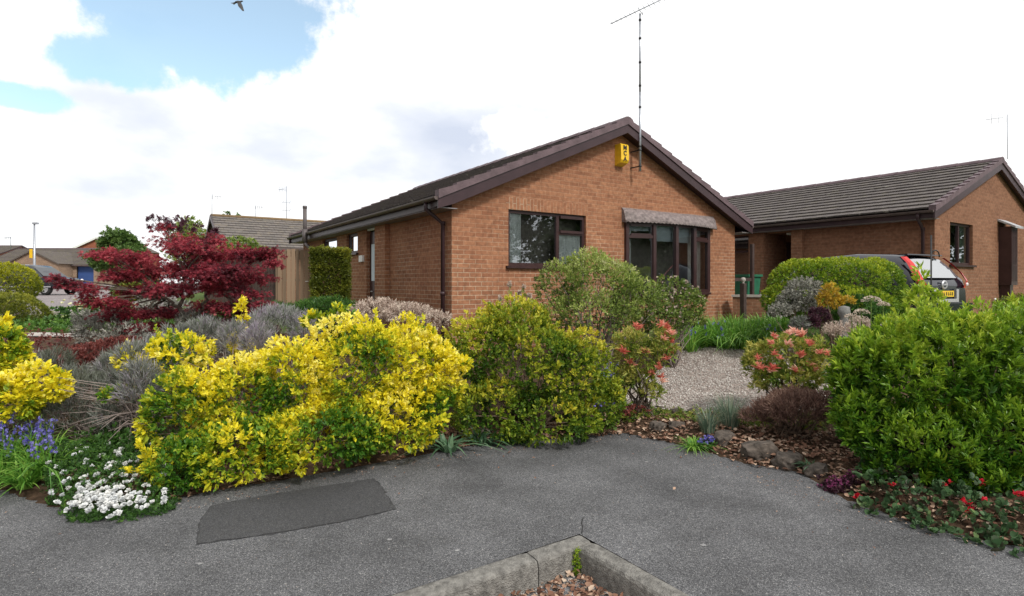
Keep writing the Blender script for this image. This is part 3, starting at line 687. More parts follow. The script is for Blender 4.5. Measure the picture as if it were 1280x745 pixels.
def window(root, o, ax, out, a0, a1, z0, z1, mull=(), rails=(), frame=.055, setback=.06, name='window', mat_=None, curtains=(), glass=None, sill=True, silldepth=.10):
    """window in local coords of root: frame mesh with panes, sill and curtains as sub-parts"""
    mat_ = mat_ or M['upvc']; mb = MB(); ax = Vector(ax); out = Vector(out)
    def pt(a, z, k): return Vector(o)+ax*a+Vector((0, 0, z))+out*k
    def bar(aa, ab, za, zb_, k0=-setback, th=.06):
        c = [pt(aa, za, k0), pt(ab, za, k0), pt(ab, zb_, k0), pt(aa, zb_, k0)]; b = [pt(aa, za, k0-th), pt(ab, za, k0-th), pt(ab, zb_, k0-th), pt(aa, zb_, k0-th)]
        mb.quad(*c)
        for i in range(4): mb.quad(c[i], c[(i+1) % 4], b[(i+1) % 4], b[i])
    bar(a0, a0+frame, z0, z1); bar(a1-frame, a1, z0, z1); bar(a0+frame, a1-frame, z0, z0+frame); bar(a0+frame, a1-frame, z1-frame, z1)
    for m_ in mull: bar(m_-frame*.6, m_+frame*.6, z0+frame, z1-frame)
    for (ra, rb, rz) in rails: bar(ra, rb, rz-frame*.55, rz+frame*.55, -setback+.004)
    for (ra, rb, za, zb_) in [r[3] for r in rails if len(r) > 3]: pass
    w = mb.build(name, mat_, root)
    g = MB(); g.quad(pt(a0+.02, z0+.02, -setback-.03), pt(a1-.02, z0+.02, -setback-.03), pt(a1-.02, z1-.02, -setback-.03), pt(a0+.02, z1-.02, -setback-.03))
    g.build('pane', glass or M['glass'], w)
    if sill:
        s = MB(); q = [pt(a0-.06, z0-.045, silldepth*.6), pt(a1+.06, z0-.045, silldepth*.6), pt(a1+.06, z0-.045, -.08), pt(a0-.06, z0-.045, -.08)]
        t = [v+Vector((0, 0, .043)) for v in q]
        s.quad(*q[::-1]); s.quad(*t)
        for i in range(4): s.quad(q[i], q[(i+1) % 4], t[(i+1) % 4], t[i])
        s.build('sill', mat_, w, bevel=.006)
    for cu in curtains:
        ca, cb, cz0, cz1, cm = cu[:5]
        c = MB(); k = 24; pr = []
        for i in range(k+1):
            a = ca+(cb-ca)*i/k; off = -setback-.06-.012*math.sin(i*1.9)-.008*math.sin(i*4.3)
            pr.append((a, off))
        for (p0, p1) in zip(pr[:-1], pr[1:]): c.quad(pt(p0[0], cz0, p0[1]), pt(p1[0], cz0, p1[1]), pt(p1[0], cz1, p1[1]), pt(p0[0], cz1, p0[1]), smooth=True)
        c.build('curtain', cm, w)
    return w

def room_box(root, x0, x1, y0, y1, z0, z1):
    mb = MB(); mb.box(x0, x1, y0, y1, z0, z1); return mb.build('room', M['room'], root)

def bungalow(name, label, origin, W, L, zb, ze, zr, brick, ov, vo, side_open, front_open, tile='tile', ycut=None, gut=True, pier=True):
    """root at front-left corner; local x across gable, y along the ridge; z given in world, shifted by zb"""
    root = empty(name, (origin[0], origin[1], zb), TH, label, 'bungalow')
    Z = lambda z: z-zb
    H = Z(ze)-.02; slope = (zr-ze)/(W/2+ov)
    zw = Z(ze)+slope*ov-.08           # wall top at the eaves under the tiles
    zap = zw+slope*W/2
    mb = MB()
    wall_grid(mb, (0, 0, 0), (1, 0, 0), -.3, W, zw, front_open)
    mb.poly([(0, 0, zw), (W, 0, zw), (W/2, 0, zap)], uv=[(0, zw), (W, zw), (W/2, zap)])
    wall_grid(mb, (0, 0, 0), (0, 1, 0), -.3, L, zw, side_open, flip=True)
    wall_grid(mb, (W, 0, 0), (0, 1, 0), -.3, L, zw, [])
    wall_grid(mb, (0, L, 0), (1, 0, 0), -.3, W, zw, [])
    mb.poly([(0, L, zw), (W, L, zw), (W/2, L, zap)], uv=[(0, zw), (W, zw), (W/2, zap)])
    wall = mb.build('wall', brick, root)
    r = MB(); e = Z(ze)
    roof_slope(r, -ov, e, W/2, Z(zr), -vo, L+vo); roof_slope(r, W+ov, e, W/2, Z(zr), -vo, L+vo)
    roof = r.build('roof', M[tile], root)
    # underside of the roof
    u = MB(); t = .05
    u.quad((-ov, -vo+.01, e-t), (W/2, -vo+.01, Z(zr)-t), (W/2, L+vo, Z(zr)-t), (-ov, L+vo, e-t)); u.quad((W+ov, -vo+.01, e-t), (W/2, -vo+.01, Z(zr)-t), (W/2, L+vo, Z(zr)-t), (W+ov, L+vo, e-t))
    u.build('roof_underside', M['barge'], roof)
    # ridge tiles
    rd = MB(); k = int((L+2*vo)/.45)
    for i in range(k):
        y0 = -vo-.03+i*(L+2*vo+.06)/k; y1 = y0+(L+2*vo+.06)/k+.012; z = Z(zr)+.035
        pr = [(-.15, -.055), (-.12, -.005), (-.06, .03), (0, .042), (.06, .03), (.12, -.005), (.15, -.055)]
        for (a, b) in zip(pr[:-1], pr[1:]): rd.quad((W/2+a[0], y0, z+a[1]), (W/2+b[0], y0, z+b[1]), (W/2+b[0]*.95, y1, z+b[1]-.008), (W/2+a[0]*.95, y1, z+a[1]-.008), smooth=True)
        rd.poly([(W/2+a, y0, z+b) for a, b in pr]+[(W/2, y0, z-.055)])
    rd.build('ridge_tiles', M['verge'], roof)
    # verge units, bargeboards on both gables
    for yy, sg in ((-vo, 1), (L+vo, -1)):
        for side in (0, 1):
            v = MB(); nc = 13
            xe, xr = (-ov-.03, W/2) if side == 0 else (W+ov+.03, W/2)
            for c in range(nc):
                f0, f1 = c/nc, (c+1)/nc
                xa, xb = xe+(xr-xe)*f0, xe+(xr-xe)*f1; za, zb_ = e+(Z(zr)-e)*f0, e+(Z(zr)-e)*f1
                y0, y1 = yy-.035*sg, yy+.10*sg
                lo0, hi0, lo1, hi1 = za-.075, za+.062, zb_-.075, zb_+.030
                q0 = [(xa, y0, lo0), (xb, y0, lo1), (xb, y0, hi1), (xa, y0, hi0)]; q1 = [(a, y1, c_) for a, _, c_ in q0]
                v.quad(*q0); v.quad(*q1)
                for i in range(4): v.quad(q0[i], q0[(i+1) % 4], q1[(i+1) % 4], q1[i])
            v.build('verge', M['verge'], roof)
            b = MB(); dpt = .17
            y0, y1 = yy-.012*sg, yy+.02*sg
            q0 = [(xe, y0, e-.07), (xr, y0, Z(zr)-.07), (xr, y0, Z(zr)-.07-dpt), (xe+(.28 if side == 0 else -.28), y0, e-.07-dpt+.10), (xe, y0, e-.07-.16)]
            q1 = [(a, y1, c_) for a, _, c_ in q0]
            b.poly(q0); b.poly(q1[::-1])
            for i in range(5): b.quad(q0[i], q0[(i+1) % 5], q1[(i+1) % 5], q1[i])
            # soffit between board and wall
            wy = 0 if sg == 1 else L
            b.quad((xe, y1, e-.2), (xr, y1, Z(zr)-.2), (xr, wy, Z(zr)-.2), (xe, wy, e-.2))
            b.build('bargeboard', M['barge'], root)
    # fascia, soffit and gutters along both eaves
    for side in (0, 1):
        s = -1 if side == 0 else 1; x0 = 0 if side == 0 else W
        f = MB(); xo = x0+s*(ov-.03)
        f.box(min(xo, xo+s*.02), max(xo, xo+s*.02), -vo+.03, L+vo-.03, e-.20, e-.035)
        f.build('fascia', M['barge'] if gut else M['soffit'], root)
        f = MB(); f.box(min(x0, xo), max(x0, xo), -vo+.03, L+vo-.03, e-.215, e-.202); f.build('soffit', M['soffit'], root)
        g = MB(); gx0 = xo+s*.075; nn = 8; rr = .056
        prof = [(gx0+rr*math.cos(math.pi+math.pi*k/nn), e-.045+rr*math.sin(math.pi+math.pi*k/nn)) for k in range(nn+1)]
        pin = [(gx0+(rr-.006)*math.cos(math.pi+math.pi*k/nn), e-.045+(rr-.006)*math.sin(math.pi+math.pi*k/nn)) for k in range(nn+1)]
        for pr in (prof, pin):
            for (a, b) in zip(pr[:-1], pr[1:]): g.quad((a[0], -vo+.0, a[1]), (b[0], -vo+.0, b[1]), (b[0], L+vo, b[1]), (a[0], L+vo, a[1]), smooth=True)
        g.poly([(a, -vo, b) for a, b in prof]); g.poly([(a, L+vo, b) for a, b in prof])
        k = 0; y = -vo
        while y < L+vo:
            for (a, b) in zip(prof[:-1], prof[1:]):
                A_ = ((a[0]-gx0)*1.09+gx0, (a[1]-e+.045)*1.09+e-.045); B_ = ((b[0]-gx0)*1.09+gx0, (b[1]-e+.045)*1.09+e-.045)
                g.quad((A_[0], y, A_[1]), (B_[0], y, B_[1]), (B_[0], y+.05, B_[1]), (A_[0], y+.05, A_[1]), smooth=True)
            y += 1.9
        g.build('gutter', M['gutter'], root)
    d = MB(); gx0 = -(ov-.03)-.075; yd = .18
    d.tube([(gx0, yd, e-.09), (gx0, yd, e-.20), (-.06, yd+.02, e-.42), (-.06, yd+.02, -.2)], .034, 10)
    for zz in (e-.11, e-.44, .9, 0.3): d.tube([((gx0 if zz > e-.2 else -.06), yd+(.0 if zz > e-.2 else .02), zz), ((gx0 if zz > e-.2 else -.06), yd+(.0 if zz > e-.2 else .02), zz+.06)], .042, 10)
    d.build('downpipe', M['barge'], root)
    return root, Z, e, zw

# ---- main bungalow
W1, L1 = 7.53, 9.4; ZB1 = -1.1
def tat(px, p=0.0, A=A1):
    u = U(px); nx, ny = -S.x, -S.y
    return (u*(A.y+ny*p)-A.x-nx*p)/(G.x-u*G.y)
def sat(px, A=A1):                # distance along the side wall seen at px
    u = U(px); return (A.x-u*A.y)/(u*S.y-S.x)
Z1 = lambda z: z-ZB1
w1 = (tat(635.5), tat(732.5), Z1(.305), Z1(1.285))
bayx = (tat(783), tat(885), Z1(-.20), Z1(1.24))
side_open = [(sat(474), sat(458), -.3, Z1(1.25)), (sat(447), sat(433), Z1(.70), Z1(1.17)), (sat(421), sat(403), Z1(.70), Z1(1.17))]
h1, Zf, e1, zw1 = bungalow('bungalow', 'orange brick bungalow with yellow alarm box and tall aerial on its front gable', A1, W1, L1, ZB1, 1.40, 3.19, M['brick'], .33, .22,
                           side_open, [w1, bayx])
room_box(h1, .3, W1-.3, .35, L1-.3, -.1, zw1+.02)
h1.children  # parts attached
# soldier course above the left window
mb = MB(); a0, a1 = w1[0]-.05, w1[1]+.05; zz = w1[3]
mb.quad((a0, -.003, zz), (a1, -.003, zz), (a1, -.003, zz+.215), (a0, -.003, zz+.215), uv=[(0, a0), (0, a1), (.225, a1), (.225, a0)])
mb.build('soldier_course', M['brick'], h1)
tm = tat(699)
window(h1, (0, 0, 0), (1, 0, 0), (0, -1, 0), *w1, mull=(tm,), rails=((tm+.03, w1[1]-.05, Z1(.93)),), curtains=((w1[0]+.03, w1[0]+.34, w1[2]+.02, w1[3]-.02, M['curtain']), (tm+.05, w1[1]-.05, w1[2]+.02, w1[2]+.60, M['curtain'])), setback=.045)
# inner sash of the small opening light
mb = MB(); xa, xb, za, zb_ = tm+.045, w1[1]-.06, Z1(.955), w1[3]-.06
for (p, q) in (((xa, za), (xb, za)), ((xb, za), (xb, zb_)), ((xb, zb_), (xa, zb_)), ((xa, zb_), (xa, za))): mb.beam((p[0], .03, p[1]), (q[0], .03, q[1]), .03, .05)
mb.build('sash', M['upvc'], h1)
# bow window
bp = [(tat(783, .02), .02), (tat(817, .20), .20), (tat(845, .27), .27), (tat(867.5, .20), .20), (tat(884.5, .03), .03)]
zb0, zb1 = Z1(-.20), Z1(1.24)
mb = MB()
for (t, p) in bp: mb.box(t-.042, t+.042, -p-.04, -p+.05, zb0, zb1)
for (a, b) in zip(bp[:-1], bp[1:]):
    for z in (zb0+.03, zb1-.03): mb.beam((a[0], -a[1], z), (b[0], -b[1], z), .07, .065)
for i, (zr_, ex) in enumerate(((Z1(.94), 1), (None, 0), (None, 0), (Z1(.94), 1))):
    if zr_:
        a, b = bp[i], bp[i+1]; mb.beam((a[0], -a[1], zr_), (b[0], -b[1], zr_), .07, .06)
        d = Vector((b[0]-a[0], -b[1]+a[1], 0)); a_ = Vector((a[0], -a[1]-.02, 0))+d*.13; b_ = Vector((a[0], -a[1]-.02, 0))+d*.87
        za, zc = zr_+.045, zb1-.075
        for (p, q) in (((a_, za), (b_, za)), ((b_, za), (b_, zc)), ((b_, zc), (a_, zc)), ((a_, zc), (a_, za))): mb.beam((p[0].x, p[0].y, p[1]), (q[0].x, q[0].y, q[1]), .03, .04)
bw = mb.build('bow_window', M['upvc'], h1, bevel=.004)
for (a, b) in zip(bp[:-1], bp[1:]):
    g = MB(); g.quad((a[0], -a[1]+.005, zb0+.03), (b[0], -b[1]+.005, zb0+.03), (b[0], -b[1]+.005, zb1-.03), (a[0], -a[1]+.005, zb1-.03)); g.build('pane', M['glass'], bw)
for i in range(4):
    a, b = bp[i], bp[i+1]; c = MB(); dz = .17 if i in (0,) else (.34 if i in (1, 2) else 0)
    if dz:
        f = .12
        c.quad((a[0], -a[1]+f, zb1-dz-(.03 if i else 0)), (b[0], -b[1]+f, zb1-dz-(.03 if i else 0)), (b[0], -b[1]+f, zb1-.02), (a[0], -a[1]+f, zb1-.02)); c.build('blind', M['blind'], bw)
c = MB()
for i in range(12):
    x0 = bp[0][0]+.05+i*.018; c.quad((x0, .10+.015*math.sin(i*1.7), zb0), (x0+.018, .10+.015*math.sin((i+1)*1.7), zb0), (x0+.018, .10+.015*math.sin((i+1)*1.7), zb1), (x0, .10+.015*math.sin(i*1.7), zb1), smooth=True)
c.build('curtain', M['curtain'], bw); c = MB()
for i in range(14):
    x0 = bp[4][0]-.50+i*.03; c.quad((x0, .12+.015*math.sin(i*1.7), zb0), (x0+.03, .12+.015*math.sin((i+1)*1.7), zb0), (x0+.03, .12+.015*math.sin((i+1)*1.7), zb1), (x0, .12+.015*math.sin(i*1.7), zb1), smooth=True)
c.build('curtain', M['curtain'], bw)
s = MB(); out = [(bp[0][0]-.08, 0)]+[(t, -p-.10) for t, p in bp]+[(bp[4][0]+.10, 0)]
for z0_, z1_ in ((zb0-.05, zb0-.004),):
    s.poly([(a, b, z1_) for a, b in out]); s.poly([(a, b, z0_) for a, b in out][::-1])
    for a, b in zip(out[:-1], out[1:]): s.quad((a[0], a[1], z0_), (b[0], b[1], z0_), (b[0], b[1], z1_), (a[0], a[1], z1_))
s.build('sill', M['upvc'], bw)
s = MB()   # brickwork under the bow
for a, b in zip(bp[:-1], bp[1:]): s.quad((a[0], -a[1]+.03, -.3), (b[0], -b[1]+.03, -.3), (b[0], -b[1]+.03, zb0-.05), (a[0], -a[1]+.03, zb0-.05), uv=[(a[0], -.3), (b[0], -.3), (b[0], zb0), (a[0], zb0)])
s.build('bay_wall', M['brick'], bw)
# lead canopy over the bow window: sagging sheet skirt with a dog-toothed lower edge
c = MB(); ta, tb = tat(777), tat(891); k = 60
ztop = Z1(1.24)+.275; zlow = Z1(1.24)-.01
def cp(f):
    t = ta+(tb-ta)*f; p = .10+.27*math.sin(math.pi*min(max(f, 0), 1))**.8; return t, p
rows = []
for i in range(k+1):
    f = i/k; t, p = cp(f); nn_ = noise.noise(Vector((t*3, 0, 0)))*.012
    zt = ztop+.012*noise.noise(Vector((t*2.1, 3, 0)))
    rows.append([(t, -.004, zt), (t, -p*.30, zt-.03+nn_), (t, -p*.72, zt-.10+nn_*1.5+.01*math.sin(t*7)), (t, -p*.98, zlow+.075+.012*noise.noise(Vector((t*5, 1, 0)))), (t, -p-.012, zlow+.03), (t, -p-.014, zlow-.012+(.012 if i % 2 else -.012))])
for i in range(k):
    for j in range(5): c.quad(rows[i][j], rows[i][j+1], rows[i+1][j+1], rows[i+1][j], smooth=j < 3)
c.poly([rows[0][j] for j in range(6)]+[(ta, -.004, zlow)]); c.poly([rows[-1][j] for j in range(6)]+[(tb, -.004, zlow)])
c.quad((ta, 0, zlow+.01), (tb, 0, zlow+.01), (tb, -.14, zlow+.01), (ta, -.14, zlow+.01))
c.build('canopy', M['lead'], bw)
# porch pier, door and side windows
sa, sb = sat(487), sat(474)
mb = MB(); mb.box(-.10, -.002, sa, sb, -.3, e1-.216); mb.build('pier', M['brick'], h1)
d0, d1 = sat(474), sat(458)
mb = MB(); mb.box(.08, .14, d0+.01, d1-.01, -.05, Z1(1.12)); door = mb.build('door', M['upvc'], h1)
mb = MB(); 
for (a, b) in ((d0+.12, d0+.36), (d0+.46, d1-.12)): mb = MB(); mb.box(.070, .079, a, b, 1.15, 1.95); mb.build('pane', M['blind'], door)
mb = MB(); mb.box(.02, .08, d0, d1, Z1(1.15), Z1(1.20)); mb.build('door_lintel', M['white'], door)
mb = MB(); mb.tube([(.05, d1-.12, .92), (.05, d1-.24, .92)], .012, 8); mb.build('handle', M['alloy'], door)
mb = MB(); mb.box(-.05, -.003, sat(455.5), sat(451), Z1(.48), Z1(.62)); mb.build('meter_box', M['white'], h1, bevel=.005)
for op in side_open[1:]:
    window(h1, (0, 0, 0), (0, 1, 0), (-1, 0, 0), op[0], op[1], op[2], op[3], frame=.06, curtains=((op[0]+.05, op[1]-.05, op[2], op[3]-.03, M['blind']),))
# dark flue pipe rising through the eaves
vp = sat(401)
mb = MB(); mb.tube([(-.42, vp, e1-.25), (-.42, vp, Z1(2.05))], .05, 12); mb.tube([(-.42, vp, Z1(2.0)), (-.42, vp, Z1(2.07))], .057, 12)
mb.tube([(-.42, vp, e1-.20), (-.40, vp-.03, e1-.36), (-.12, vp-.9, e1-.85), (-.08, vp-1.0, e1-1.2), (-.08, vp-1.0, 0)], .045, 10)
mb.tube([(-.42, vp, e1-.3), (-.42, vp, e1+.04)], .07, 12)
mb.build('flue_pipe', simple('grey_brown_pipe', (.10, .085, .085), .5), h1)

# alarm box
zA = lambda z: z
pa = A1+G*tat(768.5)-S*0.0
al = empty('alarm_box', (pa.x, pa.y, (HY-207)/F*11.2), TH, 'yellow burglar alarm box fixed under the gable peak', 'alarm box')
mb = MB(); w, h = .21, .44
sec = [(0, .02), (-.15, .07), (-.18, .12), (-.17, h-.03), (-.14, h), (0, h)]
for i in range(6): a, b = sec[i], sec[(i+1) % 6]; mb.quad((0, a[0], a[1]), (w, a[0], a[1]), (w, b[0], b[1]), (0, b[0], b[1]))
mb.poly([(0, a, b) for a, b in sec]); mb.poly([(w, a, b) for a, b in sec][::-1])
mb.build('cover', M['yellow'], al, bevel=.012)
def text_mesh(s, size, loc, rot, m, parent, name='lettering', ext=.003):
    cu = bpy.data.curves.new(name, 'FONT'); cu.body = s; cu.size = size; cu.extrude = ext; cu.align_x = 'CENTER'; cu.align_y = 'CENTER'; cu.offset = .003
    t = bpy.data.objects.new(name, cu); COL.objects.link(t); dg = bpy.context.evaluated_depsgraph_get()
    me = bpy.data.meshes.new_from_object(t.evaluated_get(dg)); bpy.data.objects.remove(t)
    o = bpy.data.objects.new(name, me); COL.objects.link(o); me.materials.clear(); me.materials.append(m)
    o.location = loc; o.rotation_euler = rot; o.parent = parent; return o
ang = math.atan2(.07, .17)
for k, ch in enumerate('MCA'):
    text_mesh(ch, .125, (.105, -.182, .36-k*.11), (R(90), 0, 0), M['blackm'], al)

# tall aerial with a yagi
t0 = tat(800)
an = empty('aerial', (0, 0, 0), 0, 'tall pale aerial mast clamped to the front gable of the orange bungalow', 'aerial')
pm = A1+G*t0-S*.42; Ym = pm.y; pm.x = U(800)*Ym
zt = (HY-17)/F*Ym; zbm = (HY-214)/F*Ym
an.location = (pm.x, pm.y, zbm)
mb = MB(); mb.tube([(0, 0, 0), (0, 0, (zt-zbm)*.5)], .024, 10); mb.tube([(0, 0, (zt-zbm)*.5), (0, 0, zt-zbm)], .019, 10); mb.build('mast', M['galv'], an)
mb = MB()
for py in (25, 48, 78, 107, 134, 183): z = (HY-py)/F*Ym-zbm; mb = MB(); mb.tube([(0, 0, z-.02), (0, 0, z+.02)], .027, 8); mb.build('tape_band', M['blackm'], an)
mb = MB()
for z in (.10, .42):
    mb.beam((0, 0, z), (S.x*.42-G.x*.02, S.y*.42-G.y*.02, z), .02, .02); mb.tube([(0, 0, z-.015), (0, 0, z+.015)], .034, 8)
    mb.beam((-G.x*.2+S.x*.40, -G.y*.2+S.y*.40, z), (S.x*.40+G.x*.03, S.y*.40+G.y*.03, z), .02, .025)
mb.beam((-G.x*.20+S.x*.40, -G.y*.20+S.y*.40, .05), (-G.x*.20+S.x*.40, -G.y*.20+S.y*.40, .5), .025, .025)
mb.build('wall_bracket', M['blackm'], an)
mb = MB(); pA = P(763, 30, Ym+.25)-Vector(an.location); pB = P(838, -6, Ym-.35)-Vector(an.location)
mb.tube([pA, pB], .009, 6); dv = (pB-pA).normalized(); cr = dv.cross(Vector((0, 0, 1))).normalized()
for i in range(13):
    p = pA.lerp(pB, .03+i*.078); l = .07+.006*i; mb.tube([p-cr*l, p+cr*l], .004, 5)
p = pA.lerp(pB, .52); 
mb.tube([p-cr*.12+Vector((0, 0, .0)), p-cr*.14-Vector((0, 0, .05)), p+cr*.14-Vector((0, 0, .05)), p+cr*.12], .006, 5)
mb.build('yagi', M['alum'], an)

# ---- neighbouring bungalow on the right
A2 = Vector((U(1168.3)*12.4, 12.4, 0)); ZB2 = -1.0
Z2 = lambda z: z-ZB2
tat2 = lambda px, p=0: tat(px, p, A2); sat2 = lambda px: sat(px, A2)
def zat(py, px): # height seen on gable plane of house 2
    t = tat2(px); Y = A2.y+G.y*t; return (HY-py)/F*Y-ZB2
w2 = (tat2(1187.5), tat2(1216), zat(331, 1200), zat(279, 1200))
so2 = [(sat2(991.5), sat2(957), -.3, Z2(1.35)), (sat2(936), sat2(936)+.95, Z2(.2), Z2(1.35))]
W2 = 7.4
h2, _, e2, zw2 = bungalow('bungalow', 'brown brick bungalow on the right behind the parked hatchback', A2, W2, 10.5, ZB2, 1.60, 3.10, M['brick2'], .33, .12, so2, [w2])
room_box(h2, 1.1, W2-.3, .35, 10.2, -.1, zw2+.02)
window(h2, (0, 0, 0), (1, 0, 0), (0, -1, 0), *w2, mull=((w2[0]+w2[1])/2+.0,), curtains=(((w2[0]+w2[1])/2+.02, w2[1]-.1, w2[2]+.02, w2[3]-.02, simple('greenish_curtain', (.25, .30, .25), .8)),))
s0, s1 = so2[0][:2]
mb = MB(); mb.box(-.10, -.002, sat2(1005), s0, -.3, e2-.216); mb.build('pier', M['brick2'], h2)
mb = MB(); mb.box(-.10, -.002, s1, s1+.45, -.3, e2-.216); mb.build('pier', M['brick2'], h2)
mb = MB()  # recessed porch behind the opening
mb.quad((.11, s0, -.3), (1.0, s0, -.3), (1.0, s0, Z2(1.36)), (.11, s0, Z2(1.36)), uv=[(0, 0), (1, 0), (1, 2), (0, 2)])
mb.quad((.11, s1, -.3), (1.0, s1, -.3), (1.0, s1, Z2(1.36)), (.11, s1, Z2(1.36)), uv=[(0, 0), (1, 0), (1, 2), (0, 2)])
mb.quad((1.0, s0, -.3), (1.0, s1, -.3), (1.0, s1, Z2(1.36)), (1.0, s0, Z2(1.36)), uv=[(0, 0), (1, 0), (1, 2), (0, 2)])
mb.quad((.11, s0, Z2(1.36)), (1.0, s0, Z2(1.36)), (1.0, s1, Z2(1.36)), (.11, s1, Z2(1.36)), uv=[(0, 0), (1, 0), (1, 1), (0, 1)])
mb.build('porch', M['brick2'], h2)
mb = MB(); mb.box(.93, .99, s0+.05, s1-.05, -.1, 2.15); mb.build('door', M['upvc'], h2)
mb = MB(); mb.lathe((.35, (s0+s1)/2-.1, Z2(1.36)-.06), [(.001, 0), (.07, .005), (.09, .03), (.085, .06)], 14); mb.build('porch_light', M['white'], h2)
window(h2, (0, 0, 0), (0, 1, 0), (-1, 0, 0), *so2[1], rails=((so2[1][0]+.05, so2[1][1]-.05, so2[1][2]+.7),), sill=False)
# box bay
ba, bb = tat2(1247, .5), tat2(1247, .5)+2.3
zt2 = (HY-280)/F*(A2.y+G.y*ba-.2); zbt = (HY-355)/F*(A2.y+G.y*ba-.2); 
zt_, zb_ = zt2-ZB2+.05, zbt-ZB2
ba = tat2(1248, 0.0); 
BD = .26
mb = MB(); mb.box(ba, ba+.06, -BD, 0, zb_, zt_); mb.box(bb-.06, bb, -BD, 0, zb_, zt_); mb.box(ba+.06, bb-.06, -BD, -BD+.06, zb_, zb_+.07); mb.box(ba+.06, bb-.06, -BD, -BD+.06, zt_-.07, zt_); mb.box(ba, bb, -BD, 0, zb_-.03, zb_)
for f in (.0, .26, .5, .75, 1): x = ba+.06+(bb-ba-.12)*f; mb.box(x-.03, x+.03, -BD-.006, -BD+.058, zb_+.07, zt_-.07)
mb.box(ba+.06, bb-.06, -BD-.003, -BD+.055, zb_+.45, zb_+.50); mb.box(ba+.06, bb-.06, -BD-.003, -BD+.055, zt_-.25, zt_-.20)
bb_ = mb.build('box_bay', M['upvc'], h2)
g = MB(); g.quad((ba+.06, -BD+.03, zb_+.03), (bb-.06, -BD+.03, zb_+.03), (bb-.06, -BD+.03, zt_-.03), (ba+.06, -BD+.03, zt_-.03)); g.build('pane', M['glass'], bb_)
g = MB()
for i in range(60): x0 = ba+.1+i*(bb-ba-.2)/60; g.quad((x0, -BD+.13+.02*math.sin(i*1.3), zb_+.05), (x0+(bb-ba-.2)/60, -BD+.13+.02*math.sin((i+1)*1.3), zb_+.05), (x0+(bb-ba-.2)/60, -BD+.13+.02*math.sin((i+1)*1.3), zt_-.05), (x0, -BD+.13+.02*math.sin(i*1.3), zt_-.05), smooth=True)
g.build('curtain', M['curtain'], bb_)
g = MB(); q = [(ba-.08, -BD-.10, zt_), (bb+.08, -BD-.10, zt_), (bb+.08, -.003, zt_+.20), (ba-.08, -.003, zt_+.20)]
g.quad(*q); g.quad(*[(a, b, c-.05) for a, b, c in q][::-1])
for i in range(4): a, b = q[i], q[(i+1) % 4]; g.quad((a[0], a[1], a[2]-.05), (b[0], b[1], b[2]-.05), b, a)
g.build('canopy', M['leadl'], bb_)
g = MB(); g.box(ba+.05, ba+.28, -BD+.04, -.02, -.3, zb_-.03); g.build('bay_support', M['upvc'], bb_)
g = MB(); tx = tat2(1240); g.tube([(tx, -.02, .55), (tx, -.12, .55), (tx, -.13, .48)], .018, 8); g.tube([(tx, -.06, .56), (tx, -.06, .63)], .022, 8); g.build('tap', M['white'], h2)

# far aerial on the right bungalow
def small_aerial(px, ytop, ybot, Y, label, arm=.6, n=6, dirx=-1, m=None, spurs=0):
    m = m or M['alum']; b = P(px, ybot, Y); r = empty('aerial', b, 0, label, 'aerial', 'television aerials on roofs')
    h = (ybot-ytop)/F*Y; t = Y*.0005
    mb = MB(); mb.tube([(0, 0, 0), (0, 0, h)], t, 6); mb.build('mast', m, r)
    mb = MB(); z = h*.93; mb.tube([(-.12*dirx*-1, 0, z), (arm*dirx, .15, z-.03*arm)], t*.8, 5)
    for i in range(n):
        x = arm*dirx*(i+.3)/n; l = .14; mb.tube([(x, .15*abs(x)/arm-.02, z-l), (x, .15*abs(x)/arm-.02, z+l)], t*.55, 4)
    for k in range(spurs):
        zz = h*(.35+.22*k); mb.tube([(-.22, 0, zz), (.22, 0, zz)], t*.7, 4); mb.tube([(-.2, -.1, zz-.1), (-.2, .1, zz+.1)], t*.5, 4); mb.tube([(.2, -.1, zz-.1), (.2, .1, zz+.1)], t*.5, 4)
    mb.build('yagi', m, r); return r
small_aerial(1259.5, 143, 199, 15.2, 'thin faint aerial at the peak of the right-hand bungalow roof', .45, 3)
small_aerial(265, 243, 275, 27, 'short aerial above the left end of the grey tiled roof', .4, 4, 1)
small_aerial(319, 257, 278, 34, 'smallest aerial above the middle of the grey tiled roof', .4, 4, 1)
small_aerial(358, 233, 279, 32, 'tall aerial with several cross arms above the grey tiled roof', .5, 5, -1, spurs=2)
small_aerial(13.5, 296, 311, 75, 'tiny distant aerial above the far left roof', 1.0, 4, -1)

